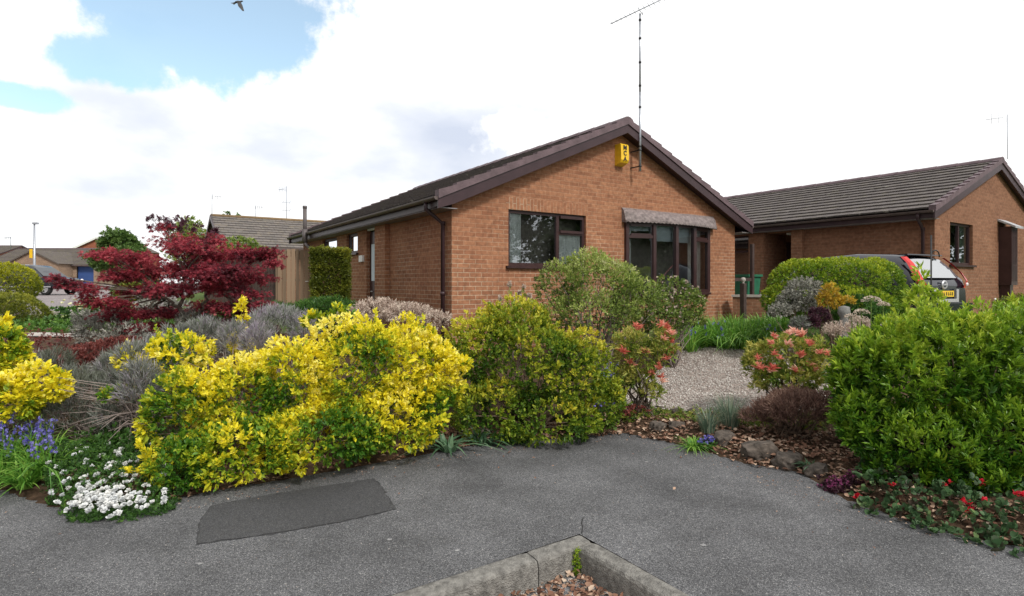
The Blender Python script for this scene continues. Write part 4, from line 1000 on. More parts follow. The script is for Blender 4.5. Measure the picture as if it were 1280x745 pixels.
# ---- house behind, left of the main bungalow
def plain_house(name, label, origin, rz, W, L, zb, ze, zr, brick, tile, windows=(), ridge='x', vm=None, cat='house', barge=None):
    """x along the ridge (length L), y across (depth W)"""
    root = empty(name, (origin[0], origin[1], zb), rz, label, cat); Z = lambda z: z-zb
    ze_, zr_ = Z(ze), Z(zr); sl = (zr_-ze_)/(W/2+.3); zw = ze_+sl*.3-.06; zap = zw+sl*W/2
    mb = MB()
    ops = [w_ for w_ in windows]
    wall_grid(mb, (0, 0, 0), (1, 0, 0), -.4, L, zw, ops)
    wall_grid(mb, (0, W, 0), (1, 0, 0), -.4, L, zw, [])
    for x in (0, L):
        mb.quad((x, 0, -.4), (x, W, -.4), (x, W, zw), (x, 0, zw), uv=[(0, -.4), (W, -.4), (W, zw), (0, zw)]); mb.poly([(x, 0, zw), (x, W, zw), (x, W/2, zap)], uv=[(0, zw), (W, zw), (W/2, zap)])
    mb.build('wall', brick, root)
    r = MB(); n = 12; st = .03; tl = L+.4
    for s_ in (0, 1):
        y0, y1 = (-.3, W/2) if s_ == 0 else (W+.3, W/2)
        for c in range(n):
            f0, f1 = c/n, (c+1)/n+.005; k = -1 if s_ == 0 else 1
            for i in range(20):
                xa, xb = -.2+tl*i/20, -.2+tl*(i+1)/20
                ya, yb = y0+(y1-y0)*f0, y0+(y1-y0)*f1; za, zb2 = ze_+(zr_-ze_)*f0, ze_+(zr_-ze_)*f1; j = .006*noise.noise(Vector((c*2.3, i*1.9, 0)))
                r.quad((xa, ya+k*.01, za+st+j), (xb, ya+k*.01, za+st+j), (xb, yb, zb2), (xa, yb, zb2), uv=[(xa, c*.333), (xb, c*.333), (xb, (c+1)*.333), (xa, (c+1)*.333)])
                r.quad((xa, ya+k*.01, za-.02), (xb, ya+k*.01, za-.02), (xb, ya+k*.01, za+st+j), (xa, ya+k*.01, za+st+j), uv=[(xa, c*.333)]*4)
    rf = r.build('roof', tile, root)
    g = MB()
    for x0, x1 in ((-.24, -.2), (L+.2, L+.24)):
        for s_ in (0, 1):
            y0, y1 = (-.3, W/2) if s_ == 0 else (W+.3, W/2)
            q = [(x0, y0, ze_+.05), (x0, y1, zr_+.05), (x0, y1, zr_-.15), (x0, y0, ze_-.15)]; q2 = [(x1, b, c) for a, b, c in q]
            g.quad(*q); g.quad(*q2[::-1])
            for i in range(4): g.quad(q[i], q[(i+1) % 4], q2[(i+1) % 4], q2[i])
    g.build('bargeboard', barge or M['barge'], rf)
    g = MB(); g.tube([(-.2, W/2, zr_+.02), (L+.2, W/2, zr_+.02)], .08, 8); g.build('ridge_tiles', vm or M['verge'], rf)
    g = MB(); g.box(-.2, L+.2, -.36, -.30, ze_-.14, ze_-.0); g.build('gutter', M['gutter'], root)
    return root
h3 = plain_house('bungalow', 'bungalow behind the wooden fence with a grey tiled roof', (-12.55, 25.0), TH, 6.4, 11, -.9, 1.62, 3.25, M['brick2'], M['tile_far'], vm=simple('mossy_ridge', (.22, .15, .08), .9), cat='bungalow')
# white verge pointing dabs
# ---- far left bungalow with the blue garage
YF = 62.0
def X(px, Y=YF): return U(px)*Y
def ZZ(py, Y=YF): return (HY-py)/F*Y
zf4 = zg(X(100), YF)-.05
h4 = plain_house('bungalow', 'distant tan bungalow with a blue garage door', (X(-20), YF, 0), 0, 9, X(121)-X(-20), zf4, ZZ(331), ZZ(311, YF+4.5), M['brick_far'], M['tile_left'],
                 [(X(72)-X(-20), X(90)-X(-20), -.3, ZZ(333)-zf4), (X(95.5)-X(-20), X(117)-X(-20), -.3, ZZ(333)-zf4)], cat='bungalow')
mb = MB(); x0, x1 = X(95.5)-X(-20), X(117)-X(-20)
mb.box(x0, x1, .25, .3, -.1, ZZ(333)-zf4)
for k in range(5): mb.box(x0+.05, x1-.05, .24, .249, .1+k*.4, .1+k*.4+.36)
mb.build('garage_door', M['blue'], h4)
x0, x1 = X(72)-X(-20), X(90)-X(-20)
mb = MB(); mb.box(x0, x1, .8, .85, -.3, 2.1); mb.build('door', M['wood_dark'], h4)
# projecting gable wing
gx0, gx1, gxa = X(9, 60)-X(-20), X(73, 60)-X(-20), X(41, 60)-X(-20); gy0 = -2.0
zl, za_ = ZZ(329, 60)-zf4, ZZ(313.5, 60)-zf4
ww = (X(50, 60)-X(-20), X(62, 60)-X(-20), ZZ(341, 60)-zf4-.3, ZZ(333.5, 60)-zf4)
mb = MB(); wall_grid(mb, (gx0, gy0, 0), (1, 0, 0), -.4, gx1-gx0, zl, [(ww[0]-gx0, ww[1]-gx0, ww[2], ww[3])]); mb.poly([(gx0, gy0, zl), (gx1, gy0, zl), (gxa, gy0, za_)], uv=[(gx0, zl), (gx1, zl), (gxa, za_)])
for x in (gx0, gx1): mb.quad((x, gy0, -.4), (x, 0, -.4), (x, 0, zl), (x, gy0, zl), uv=[(0, 0), (2, 0), (2, zl), (0, zl)])
mb.build('wing_wall', M['brick_far'], h4)
mb = MB()
for xe in (gx0-.2, gx1+.2):
    mb.quad((xe, gy0-.2, zl-.05), (gxa, gy0-.2, za_+.1), (gxa, 4.2, za_+.1), (xe, 4.2, zl-.05), uv=[(0, 0), (0, 3), (6, 3), (6, 0)])
    mb.quad((xe, gy0-.2, zl-.2), (gxa, gy0-.2, za_-.05), (gxa, gy0-.2, za_+.1), (xe, gy0-.2, zl-.05))
mb.build('wing_roof', M['tile_left'], h4)
window(h4, (0, gy0, 0), (1, 0, 0), (0, -1, 0), *ww, mull=((ww[0]+ww[1])/2,), frame=.08, mat_=M['white'], glass=M['blind'])
# ---- red brick house further back
Y5 = 92.0; z5 = zg(X(108, Y5), Y5)
h5 = empty('house', (X(88, Y5), Y5, z5), 0, 'distant two storey red brick house with white bargeboards', 'house')
xl, xr_, xa = 0, X(150, Y5)-X(88, Y5), X(122, Y5)-X(88, Y5); he, ha = ZZ(312.5, Y5)-z5, ZZ(298, Y5)-z5
xr_ = 2*xa; 
mb = MB(); wall_grid(mb, (0, 0, 0), (1, 0, 0), -.4, xr_, he, []); mb.poly([(0, 0, he), (xr_, 0, he), (xa, 0, ha)], uv=[(0, he), (xr_, he), (xa, ha)])
for x in (0, xr_): mb.quad((x, 0, -.4), (x, 9, -.4), (x, 9, he), (x, 0, he), uv=[(0, 0), (9, 0), (9, he), (0, he)])
mb.build('wall', M['brick_red'], h5)
mb = MB()
for xe in (-.3, xr_+.3): mb.quad((xe, -.3, he-.1), (xa, -.3, ha+.15), (xa, 9, ha+.15), (xe, 9, he-.1), uv=[(0, 0), (0, 4), (9, 4), (9, 0)])
rf = mb.build('roof', M['tile_left'], h5)
mb = MB()
for xe in (-.35, xr_+.35): mb.beam((xe, -.34, he-.2), (xa, -.34, ha+.08), .05, .3)
mb.build('bargeboard', M['white'], rf)
for (a, b) in ((1.2, 2.6), (5.2, 6.6)):
    window(h5, (0, -.12, 0), (1, 0, 0), (0, -1, 0), a, b, 3.2, 4.3, mull=((a+b)/2,), mat_=M['white'], glass=M['blind'], frame=.09, setback=0)
# far rooftop at the left edge
h6 = plain_house('house', 'far roof just visible at the left edge behind the tan bungalow', (X(-60, 95), 95.0, 0), 0, 9, 7.6, zg(X(-60, 95), 95), ZZ(318, 95), ZZ(307, 99), M['brick_red'], M['tile_left'])

# ------------------------------------------------------------------ fence and gate
def fence_run(name, label, cat, p0, p1, ztop, m, boards=.11, arch=0, gate=False):
    p0 = Vector(p0); p1 = Vector(p1); d = p1-p0; L = d.length; r = empty(name, (p0.x, p0.y, zg(p0.x, p0.y)), math.atan2(d.y, d.x), label, cat)
    zb = zg(p0.x, p0.y); n = int(L/boards); mb = MB()
    for i in range(n):
        f = (i+.5)/n; h = ztop-zb+arch*math.sin(math.pi*f)+random.uniform(-.008, .008)
        x0 = i*L/n+.007; x1 = (i+1)*L/n-.007; y = random.uniform(-.006, .006)
        mb.box(x0, x1, y, y+.018, 0.02, h)
    mb.build('boards', m, r)
    mb = MB()
    for z in (.35, 1.0, 1.6): mb.box(0, L, .02, .06, z, z+.07)
    mb.build('rail', m, r)
    for x in ([0, L] if L < 2.2 else [0, L/2, L]):
        mb = MB(); mb.box(x-.045, x+.045, .062, .15, -.3, ztop-zb+.02); mb.build('post', m, r)
    if gate:
        mb = MB(); mb.tube([(L-.12, -.01, 1.0), (L-.12, -.06, 1.0), (L-.2, -.06, 1.0)], .012, 8); mb.build('handle', M['white'], r)
    return r
pe = A1+S*9.0-G*.05; 
gl_ = Vector((U(391)*15.9, 15.9, 0)); gr_ = Vector((U(347)*15.5, 15.5, 0))
fence_run('garden_gate', 'tall pale wooden gate of upright boards with a curved top', 'gate', gr_, gl_, .88, M['wood'], arch=.06, gate=True)
fence_run('fence', 'dark wooden fence behind the red maple, left of the pale gate', 'fence', (U(255)*16.6, 16.6, 0), (U(346)*15.7, 15.7, 0), .72, M['wood_dark'])

# ------------------------------------------------------------------ wheelie bin, low wall, gate post
bn = empty('wheelie_bin', (0, 0, 0), TH, 'green wheelie bin beside the side window between the two bungalows', 'bin')
pb = P(929, 354, 15.2); zb_ = zg(pb.x, pb.y); bn.location = (pb.x, pb.y, zb_)
mb = MB(); b0, b1 = [(-.22, -.25), (.22, -.25), (.22, .25), (-.22, .25)], [(-.28, -.33), (.28, -.33), (.28, .33), (-.28, .33)]
for i in range(4): a, b, c, d = b0[i], b0[(i+1) % 4], b1[(i+1) % 4], b1[i]; mb.quad((*a, .05), (*b, .05), (*c, 1.12), (*d, 1.12))
mb.poly([(*p, .05) for p in b0]); mb.build('body', M['bin'], bn, bevel=.02)
mb = MB(); mb.box(-.31, .31, -.37, .37, 1.12, 1.18); mb.tube([(-.28, .39, 1.14), (.28, .39, 1.14)], .025, 8); mb.build('lid', M['bin'], bn, bevel=.02)
for s_ in (-1, 1):
    mb = MB(); mb.lathe((s_*.24, .27, .1), [(.001, -.03), (.1, -.03), (.1, .03), (.001, .03)], 16, 'x'); mb.build('wheel', M['rubber'], bn)
p0, p1 = P(916, 390, 13.0), P(957, 390, 12.7)
lw = empty('garden_wall', (p0.x, p0.y, zg(p0.x, p0.y)), math.atan2(p1.y-p0.y, p1.x-p0.x), 'low dark brick wall with pale coping between the bungalows', 'wall')
Lw = (p1-p0).length; ht = (HY-368.5)/F*12.9-zg(p0.x, p0.y)
mb = MB(); mb.box(0, Lw, 0, .22, -.3, ht-.05); mb.build('brickwork', M['brick2'], lw); mb = MB(); mb.box(-.03, Lw+.03, -.03, .25, ht-.05, ht); mb.build('coping', M['slab'], lw)
pp = P(929, 392, 12.6); zz = zg(pp.x, pp.y)
mb = MB(); mb.box(-.05, .05, -.05, .05, -.3, (HY-354)/F*12.6-zz); gpst = empty('gate_post', (pp.x, pp.y, zz), TH, 'dark gate post with a pale ball finial by the low wall', 'post'); mb.build('post', M['wood_dark'], gpst)
mb = MB(); hz = -zz; mb.lathe((0, 0, hz), [(.03, 0), (.02, .02), (.05, .05), (.055, .08), (.04, .12), (.001, .13)], 14); mb.build('finial', M['slab'], gpst)
pp = P(940, 392, 14.2); zz = zg(pp.x, pp.y); g2 = empty('side_gate', (pp.x, pp.y, zz), TH, 'tall dark side gate edge beside the brick pier', 'gate')
mb = MB(); mb.box(-.04, .04, -.04, .04, -.3, (HY-305)/F*14.2-zz); mb.build('post', M['wood_dark'], g2)
mb = MB(); mb.box(-.9, -.045, -.02, .0, .1, .2); mb.box(-.9, -.045, -.02, .0, 1.0, 1.08); mb.build('rail', M['wood_dark'], g2)

# ------------------------------------------------------------------ cars
def car(name, label, loc, rz, Ls, secs, paint, wheels, wr=.31, detail=True, suv=False):
    """secs: (y, z_low, z_belt, z_roof, halfwidth belt, halfwidth roof) from rear (y=0) to front (y=Ls)"""
    root = empty(name, loc, rz, label, 'car')
    mb = MB()
    def ring(s):
        y, zl, zb, zr, wb, wr_ = s
        h = [(wb*.90, zl), (wb*.985, zl+.10), (wb, zl+(zb-zl)*.55), (wb*.975, zb), ((wb*.975)*.35+wr_*.65+.01, zb+(zr-zb)*.66), (wr_, zr-.035 if zr-zb > .1 else zr-.01), (wr_*.6, zr), (0, zr+.008)]
        return [(x, y, z) for x, z in h]+[(-x, y, z) for x, z in h[-2::-1]]
    rings = [ring(s) for s in secs]
    for a, b in zip(rings[:-1], rings[1:]):
        for i in range(len(a)-1): mb.quad(a[i], a[i+1], b[i+1], b[i], smooth=True)
    mb.poly(rings[0][::-1]); mb.poly(rings[-1])
    for a, b in zip(rings[:-1], rings[1:]): mb.quad(a[0], b[0], b[-1], a[-1])
    body = mb.build('body', paint, root)
    me = body.data; bm = bmesh.new(); bm.from_mesh(me); bmesh.ops.remove_doubles(bm, verts=bm.verts, dist=.0005); bm.to_mesh(me); bm.free()
    for (y, s_) in [(w_, s_) for w_ in wheels for s_ in (-1, 1)]:
        wb = secs[1][4]; x = s_*(wb-.10)
        t = MB(); t.lathe((x, y, wr), [(wr*.62, -.10), (wr*.95, -.105), (wr, -.08), (wr, .08), (wr*.95, .105), (wr*.62, .10)], 24, 'x'); wh = t.build('wheel', M['rubber'], root)
        t = MB(); t.lathe((x, y, wr), [(.001, s_*.085), (wr*.15, s_*.09)], 12, 'x')
        for k in range(5):
            a = 2*math.pi*k/5; t.beam((x+s_*.088, y, wr), (x+s_*.088, y+wr*.6*math.cos(a), wr+wr*.6*math.sin(a)), .07, .03, up=(1, 0, 0))
        t.lathe((x, y, wr), [(wr*.56, s_*.06), (wr*.56, s_*.10), (wr*.64, s_*.10), (wr*.64, s_*.06)], 24, 'x')
        t.build('rim', M['alloy'], wh)
        arch = MB(); pts = [(s_*(wb+.012), y+(wr+.05)*math.cos(math.pi*k/14), wr+(wr+.05)*math.sin(math.pi*k/14)) for k in range(15)]
        arch.tube(pts, .03, 6); arch.build('wheel_arch', M['blackm'], root)
    return root, rings, secs
def side_glass(root, secs, i0, i1, s_, inset=.06, m=None, name='side_window', f0=.12, f1=.86):
    mb = MB()
    for k in range(i0, i1):
        def pt(s, f):
            y, zl, zb, zr, wb, wr_ = s; z = zb+(zr-zb)*f; x = wb*.975+(wr_-wb*.975)*f*.98+.016+.02*math.sin(f*math.pi)
            return (s_*x, y, z)
        a, b = secs[k], secs[k+1]
        for q in range(3):
            fa, fb = f0+(f1-f0)*q/3, f0+(f1-f0)*(q+1)/3
            mb.quad(pt(a, fa), pt(b, fa), pt(b, fb), pt(a, fb), smooth=True)
    return mb.build(name, m or M['carglass'], root)
hb = [(0.0, .38, .80, .90, .80, .70), (.06, .28, .98, 1.04, .84, .74), (.20, .22, .98, 1.24, .86, .66), (.42, .20, .96, 1.46, .865, .63), (.62, .20, .95, 1.50, .87, .625),
      (1.3, .19, .93, 1.545, .875, .63), (2.1, .19, .90, 1.50, .875, .63), (2.5, .19, .88, 1.36, .87, .61), (2.9, .20, .84, 1.02, .86, .66), (3.25, .22, .78, .86, .84, .66), (3.48, .26, .66, .72, .80, .6), (3.58, .34, .55, .6, .7, .5)]
crear = Vector((7.95, 10.55, 0))
carz = zg(crear.x, crear.y)+.02
hatch, rings, hs = car('parked_car', 'black hatchback with red tail lights parked on the drive behind the clipped hedge', (crear.x, crear.y, -.95), R(27), 4.1, hb, M['black_paint'], (.72, 2.95))
for s_ in (-1, 1):
    side_glass(hatch, hs, 4, 5, s_); side_glass(hatch, hs, 5, 6, s_); side_glass(hatch, hs, 6, 7, s_); 
# rear screen, lights, tailgate details
def rear_pt(f, x):   # f 0..1 from tailgate belt up to roof spoiler
    ys = np.interp(f, [0, .45, 1], [.055, .19, .40]); zs = np.interp(f, [0, .45, 1], [1.03, 1.24, 1.45]); return (x, ys-.035, zs)
mb = MB()
for k in range(5):
    f0, f1 = .04+.17*k, .04+.17*(k+1)
    w0, w1_ = .60-.10*f0, .60-.10*f1
    for q in range(6):
        xa, xb = -1+q/3, -1+(q+1)/3
        c = lambda x, f: (lambda p: (p[0], p[1]-.03*(1-x*x), p[2]))(rear_pt(f, x*(.60-.10*f)))
        mb.quad(c(xa, f0), c(xb, f0), c(xb, f1), c(xa, f1), smooth=True)
mb.build('rear_window', M['rearglass'], hatch)
for s_ in (-1, 1):
    mb = MB()
    prof = [(.60, .86, -.02), (.74, 1.0, .0), (.69, 1.16, .08), (.615, 1.32, .20), (.58, 1.44, .33)]
    wid = [.13, .13, .09, .06, .05]
    L_ = [((s_*(x+.10)), y-.01, z) for (x, z, y) in prof]; I_ = [(s_*(x+.10-w_), y-.045, z+.0) for (x, z, y), w_ in zip(prof, wid)]
    O_ = [(s_*(x+.115), y+.03, z) for (x, z, y) in prof]
    for k in range(4):
        mb.quad(I_[k], L_[k], L_[k+1], I_[k+1], smooth=True); mb.quad(L_[k], O_[k], O_[k+1], L_[k+1], smooth=True)
    mb.build('tail_light', M['red_lens'], hatch)
    mb = MB(); mb.lathe((s_*.735, -.055, .93), [(.001, -.008), (.026, -.006), (.034, .01)], 12, 'y'); mb.build('reversing_light', M['clear_lens'], hatch)
mb = MB(); mb.box(-.26, .26, -.055, -.04, .70, .81); mb.build('number_plate', M['plate'], hatch)
mb = MB()
for i, x in enumerate((-.20, -.14, -.075, .0, .075, .135, .195)): mb.box(x-.012, x+.004, -.058, -.056, .725, .785); mb.box(x-.012, x+.02, -.0585, -.056, .775 if i % 2 else .725, .785 if i % 2 else .735); mb.box(x+.012, x+.02, -.058, -.056, .725, .76 if i % 3 else .785)
mb.build('plate_marks', M['blackm'], hatch)
mb = MB(); mb.box(-.42, .42, -.06, -.02, .60, .66); mb.box(-.42, -.34, -.06, -.02, .66, .84); mb.box(.34, .42, -.06, -.02, .66, .84); mb.build('bumper_trim', M['alloy'], hatch, bevel=.015)
mb = MB(); mb.box(-.82, .82, -.10, .16, .30, .58); mb.build('bumper', M['black_paint'], hatch, bevel=.05)
mb = MB(); mb.lathe((0, -.02, .92), [(.055, -.015), (.075, -.02), (.085, 0)], 16, 'y'); mb.beam((-.06, -.035, .92), (.06, -.035, .93), .02, .02); mb.build('badge', M['alloy'], hatch)
mb = MB(); mb.box(-.58, .58, .30, .46, 1.475, 1.495); mb.build('spoiler', M['black_paint'], hatch, bevel=.006)
mb = MB(); mb.beam((0, .12, 1.17), (.30, .09, 1.14), .012, .02); mb.build('rear_wiper', M['blackm'], hatch)
# hooked garden pole in front of the car
pk = P(1164, 354, 9.2); zz = zg(pk.x, pk.y); gpz = lambda py: (HY-py)/F*9.2-zz
hk = empty('garden_hook', (pk.x, pk.y, zz), 0, 'thin dark garden pole with a looped hook in front of the black hatchback', 'garden hook')
mb = MB(); mb.tube([(0, 0, 0), (0, 0, gpz(294))], .012, 8); mb.build('pole', M['blackm'], hk)
mb = MB(); rr = .065; mb.tube([(rr+rr*math.cos(a)*1, 0, gpz(320)+1.4*rr*math.sin(a)) for a in np.linspace(-.2, math.pi*1.3, 20)], .010, 6); mb.build('loop', M['blackm'], hk)

suv = [(0, .45, .95, 1.0, .84, .74), (.06, .32, 1.05, 1.12, .88, .74), (.25, .30, 1.05, 1.58, .9, .66), (.5, .28, 1.04, 1.70, .91, .66), (1.5, .28, 1.03, 1.75, .92, .68), (2.4, .28, 1.02, 1.70, .92, .67), (3.0, .30, 1.0, 1.32, .91, .7),
       (3.35, .32, .98, 1.05, .9, .74), (4.1, .34, .90, .96, .88, .7), (4.4, .40, .7, .78, .8, .6)]
Yc = 33.0; cx_ = U(-6)*Yc
c2, r2, s2 = car('parked_car', 'black off-road car parked on the road at the far left', (cx_, Yc+.6, zg(cx_, Yc)+.02), R(-97), 4.4, suv, M['black_paint'], (.85, 3.55), .36)
for s_ in (-1, 1):
    for k in (3, 4): side_glass(c2, s2, k, k+1, s_, m=M['carglass'])
    mb = MB(); mb.lathe((s_*.72, 4.36, .82), [(.001, .06), (.08, .05), (.11, .0)], 12, 'y'); mb.build('headlight', M['clear_lens'], c2)
mb = MB(); mb.quad((-.74, 3.33, 1.09), (.74, 3.33, 1.09), (.62, 2.62, 1.58), (-.62, 2.62, 1.58)); mb.build('windscreen', M['carglass'], c2)
mb = MB(); mb.box(-.95, -.93+.0, 0.4, 4.0, .44, .50); mb.box(.93, .95, .4, 4.0, .44, .50); mb.build('side_trim', M['alloy'], c2)

# ------------------------------------------------------------------ street lamp
Yl = 45.0; pl = P(43, 354, Yl); zz = zg(pl.x, Yl); lp = empty('street_lamp', (pl.x, Yl, zz), 0, 'grey street lamp by the far left road with a yellow plate', 'street lamp')
ht = (HY-280)/F*Yl-zz
mb = MB(); mb.tube([(0, 0, 0), (0, 0, 1.2), (0, 0, ht)], [.11, .10, .055], 10); mb.build('pole', M['galv'], lp)
mb = MB(); mb.box(-.1, .28, -.1, .1, ht-.02, ht+.12); mb.build('lamp_head', M['galv'], lp, bevel=.04)
mb = MB(); z = (HY-317)/F*Yl-zz; mb.box(-.28, -.05, -.14, -.115, z-.35, z+.35); mb.build('plate', M['yellow'], lp)

# ------------------------------------------------------------------ bird
bpos = P(297.5, 3, 26); vb = []
bd = MB()
bd.tube([(-.17, 0, .0), (-.10, 0, .02), (0, 0, .02), (.10, 0, .01), (.20, 0, .03), (.25, 0, .03)], [.008, .045, .06, .045, .03, .006], 10)
for s_ in (-1, 1):
    q = [(.10, .02*s_, .03), (-.05, .02*s_, .03), (-.12, .22*s_, -.07), (-.06, .42*s_, -.22), (.02, .44*s_, -.24), (.08, .22*s_, -.06)]
    bd.poly(q); bd.poly([(a, b, c+.012) for a, b, c in q][::-1])
bd.poly([(-.15, -.02, .01), (-.30, -.07, 0), (-.31, .07, 0), (-.15, .02, .01)])
bo = bd.build('bird', M['blackm']); bo.location = bpos; bo.rotation_euler = (R(38), R(-25), R(40)); tag(bo, 'dark bird gliding high in the blue gap between the clouds', 'bird')

# ------------------------------------------------------------------ trees
def tree(name, label, base, h, cr, leaf, n, L, W, group=None, trunk_r=.15, lob=None, per=6, tmpl=T4, cat='tree', cb=.35):
    root = empty(name, base, 0, label, cat, group)
    if lob is None:
        lob = []
        for k in range(9):
            a = random.random()*6.28; rr = cr*random.uniform(.2, .62); z = h*random.uniform(cb+.1, .85)
            q = cr*random.uniform(.35, .55); lob.append((np.array([base[0]+rr*math.cos(a), base[1]+rr*math.sin(a), base[2]+z]), np.array([q, q, q*.8])))
        lob.append((np.array([base[0], base[1], base[2]+h*.86]), np.array([cr*.4, cr*.4, h*.14])))
    Pp, Dd, S_ = shell(lob, n, .55, .2, 1.2, -.9, 1.3)
    T = .5+RNG.normal(0, .25, len(Pp))
    p, d, l, w, t = shoots(Pp, Dd, T, per, L, W, 1.2, .2, L)
    leaf_mesh('crown', LM[leaf], p-np.array(base), d, l, w, t, tmpl, root)
    mb = MB(); mb.tube([(0, 0, -.2), (.03, 0, h*.25), (-.02, .03, h*.5), (0, 0, h*.8)], [trunk_r, trunk_r*.8, trunk_r*.5, trunk_r*.15], 8)
    for k in range(16):
        i = random.randrange(len(lob)); c = Vector(lob[i][0])-Vector(base)+Vector((random.gauss(0, cr*.15), random.gauss(0, cr*.15), random.gauss(0, cr*.1))); z0 = h*random.uniform(.2, .5)
        mb.tube([(0, 0, z0), c*.5+Vector((0, 0, z0*.55)), c], [trunk_r*.45, trunk_r*.25, trunk_r*.06], 6)
    mb.build('trunk', M['bark'], root)
    return root
def tpx(px, py_top, Y, rx): 
    x = U(px)*Y; z = zg(x, Y); return (x, Y, z), (HY-py_top)/F*Y-z, rx*Y/F
b, h, r = tpx(152, 288, 48, 36); tree('tree', 'bright green round tree behind the blue garage', b, h, r, 'treeg', 2600, .22, .15)
b, h, r = tpx(238, 270, 40, 34); tree('tree', 'thin yellowish tree behind the top of the red maple', b, h, r, 'pale', 1300, .18, .10)
b, h, r = tpx(284, 264, 60, 14); tree('tree', 'faint small treetop over the left part of the grey tiled roof', b, h, r, 'treeg', 500, .25, .14, group='treetops over the grey roof')
b, h, r = tpx(297, 265, 60, 10); tree('tree', 'second small treetop just right of the faint one over the grey roof', b, h, r, 'treeg', 400, .25, .14, group='treetops over the grey roof')
b, h, r = tpx(168, 318, 30, 26); tree('shrub', 'broad dark green shrub under the round green tree', b, h, r, 'green', 1400, .12, .08, cat='shrub', cb=.0, trunk_r=.06)
# trees across the road, seen only as reflections in the windows
for (x, y, h, r, lb) in ((23, 4.5, 7.5, 3.4, 'broad dark tree across the road, nearest the drive'), (27, -1.5, 9, 4, 'tallest dark tree across the road'), (21, -5.5, 6.5, 3, 'low dark tree across the road, furthest from the drive'), (31, 5.5, 8, 3.6, 'dark tree at the back across the road'), (30, 17, 7, 3.8, 'dark tree beyond the right-hand bungalow, nearer the road'), (33, 23, 7, 3.8, 'dark tree furthest away beyond the right-hand bungalow')):
    tree('tree', lb, (x, y, -1.55), h, r, 'darkg', 1900, .30, .17, group='trees across the road', trunk_r=.2, cb=.2)

bush('hedge', 'tall dark hedge across the road from the front windows', 'hedge', [(np.array([20+.9*k, 6-2.3*k, -.6]), np.array([1.5, 1.6, 1.5+.2*(k % 2)])) for k in range(7)], 3500, 'darkg', .20, .12, 6, tmpl=T4, nstem=6, zmin=-.9)
# ------------------------------------------------------------------ garden plants
def nz3(p, s, o=0): return np.array([noise.noise(Vector((q[0]*s+o, q[1]*s, q[2]*s))) for q in p])
# big golden euonymus
L_ = lobes_px([(222, 448, 5.3, 42, 34), (232, 515, 4.75, 52, 62), (300, 510, 4.95, 66, 66), (372, 486, 5.1, 66, 72), (445, 466, 5.25, 80, 74), (505, 458, 5.5, 66, 60), (542, 475, 5.45, 40, 60),
               (400, 545, 4.85, 90, 44), (300, 565, 4.6, 80, 42), (485, 520, 5.2, 76, 48), (225, 585, 4.35, 45, 32), (160, 450, 5.15, 18, 15), (142, 494, 4.95, 17, 11), (392, 402, 5.7, 16, 14), (425, 392, 5.6, 18, 14), (570, 455, 5.45, 24, 12)], .75)
greens = [(P(245, 515, 4.45), .22), (P(215, 540, 4.4), .2), (P(430, 490, 4.6), .25), (P(330, 500, 4.6), .22), (P(250, 590, 4.2), .3), (P(400, 520, 4.6), .2), (P(330, 590, 4.2), .2), (P(550, 500, 5.2), .16), (P(520, 470, 4.9), .15), (P(470, 440, 4.9), .12)]
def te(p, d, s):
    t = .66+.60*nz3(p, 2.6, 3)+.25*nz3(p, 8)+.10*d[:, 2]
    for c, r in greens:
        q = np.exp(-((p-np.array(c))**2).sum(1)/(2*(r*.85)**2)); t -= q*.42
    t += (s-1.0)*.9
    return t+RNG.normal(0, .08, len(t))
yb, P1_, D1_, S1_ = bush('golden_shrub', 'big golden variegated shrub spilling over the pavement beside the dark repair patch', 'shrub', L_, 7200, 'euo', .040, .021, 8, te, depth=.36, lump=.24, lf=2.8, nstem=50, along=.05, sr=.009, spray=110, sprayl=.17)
# left golden shrub
L_ = lobes_px([(5, 445, 5.2, 34, 44), (48, 482, 5.0, 38, 30), (-40, 455, 5.2, 55, 55), (12, 500, 4.9, 42, 35), (0, 425, 5.3, 22, 32)], .7)
bush('golden_shrub', 'golden variegated shrub at the left edge above the bluebells', 'shrub', L_, 1500, 'euo', .048, .026, 8, lambda p, d, s: .82+.45*nz3(p, 3)+(s-1)*.8+RNG.normal(0, .08, len(p)), depth=.3, nstem=14)
# tall thin yellow shoot
L_ = lobes_px([(302, 382, 5.9, 7, 8), (303, 398, 5.9, 6, 8), (300, 430, 5.8, 16, 20)], .8)
bush('golden_shrub', 'small golden shoot standing up among the lavender in front of the red maple', 'shrub', L_, 90, 'euo', .045, .025, 8, lambda p, d, s: np.full(len(p), .8), nstem=10)
# olive euonymus
L_ = lobes_px([(655, 458, 6.15, 88, 76), (608, 440, 6.15, 56, 54), (705, 470, 6.05, 68, 66), (742, 510, 6.0, 40, 42), (620, 515, 5.85, 62, 42), (690, 522, 5.85, 70, 36), (650, 410, 6.2, 48, 36)], .8)
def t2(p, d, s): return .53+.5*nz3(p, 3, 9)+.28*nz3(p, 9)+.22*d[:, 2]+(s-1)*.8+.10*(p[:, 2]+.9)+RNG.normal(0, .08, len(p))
bush('variegated_shrub', 'rounded olive green shrub flecked with yellow at the pavement corner', 'shrub', L_, 5200, 'euo2', .036, .020, 8, t2, depth=.34, lump=.20, lf=2.8, nstem=40, along=.045, spray=60, sprayl=.13)
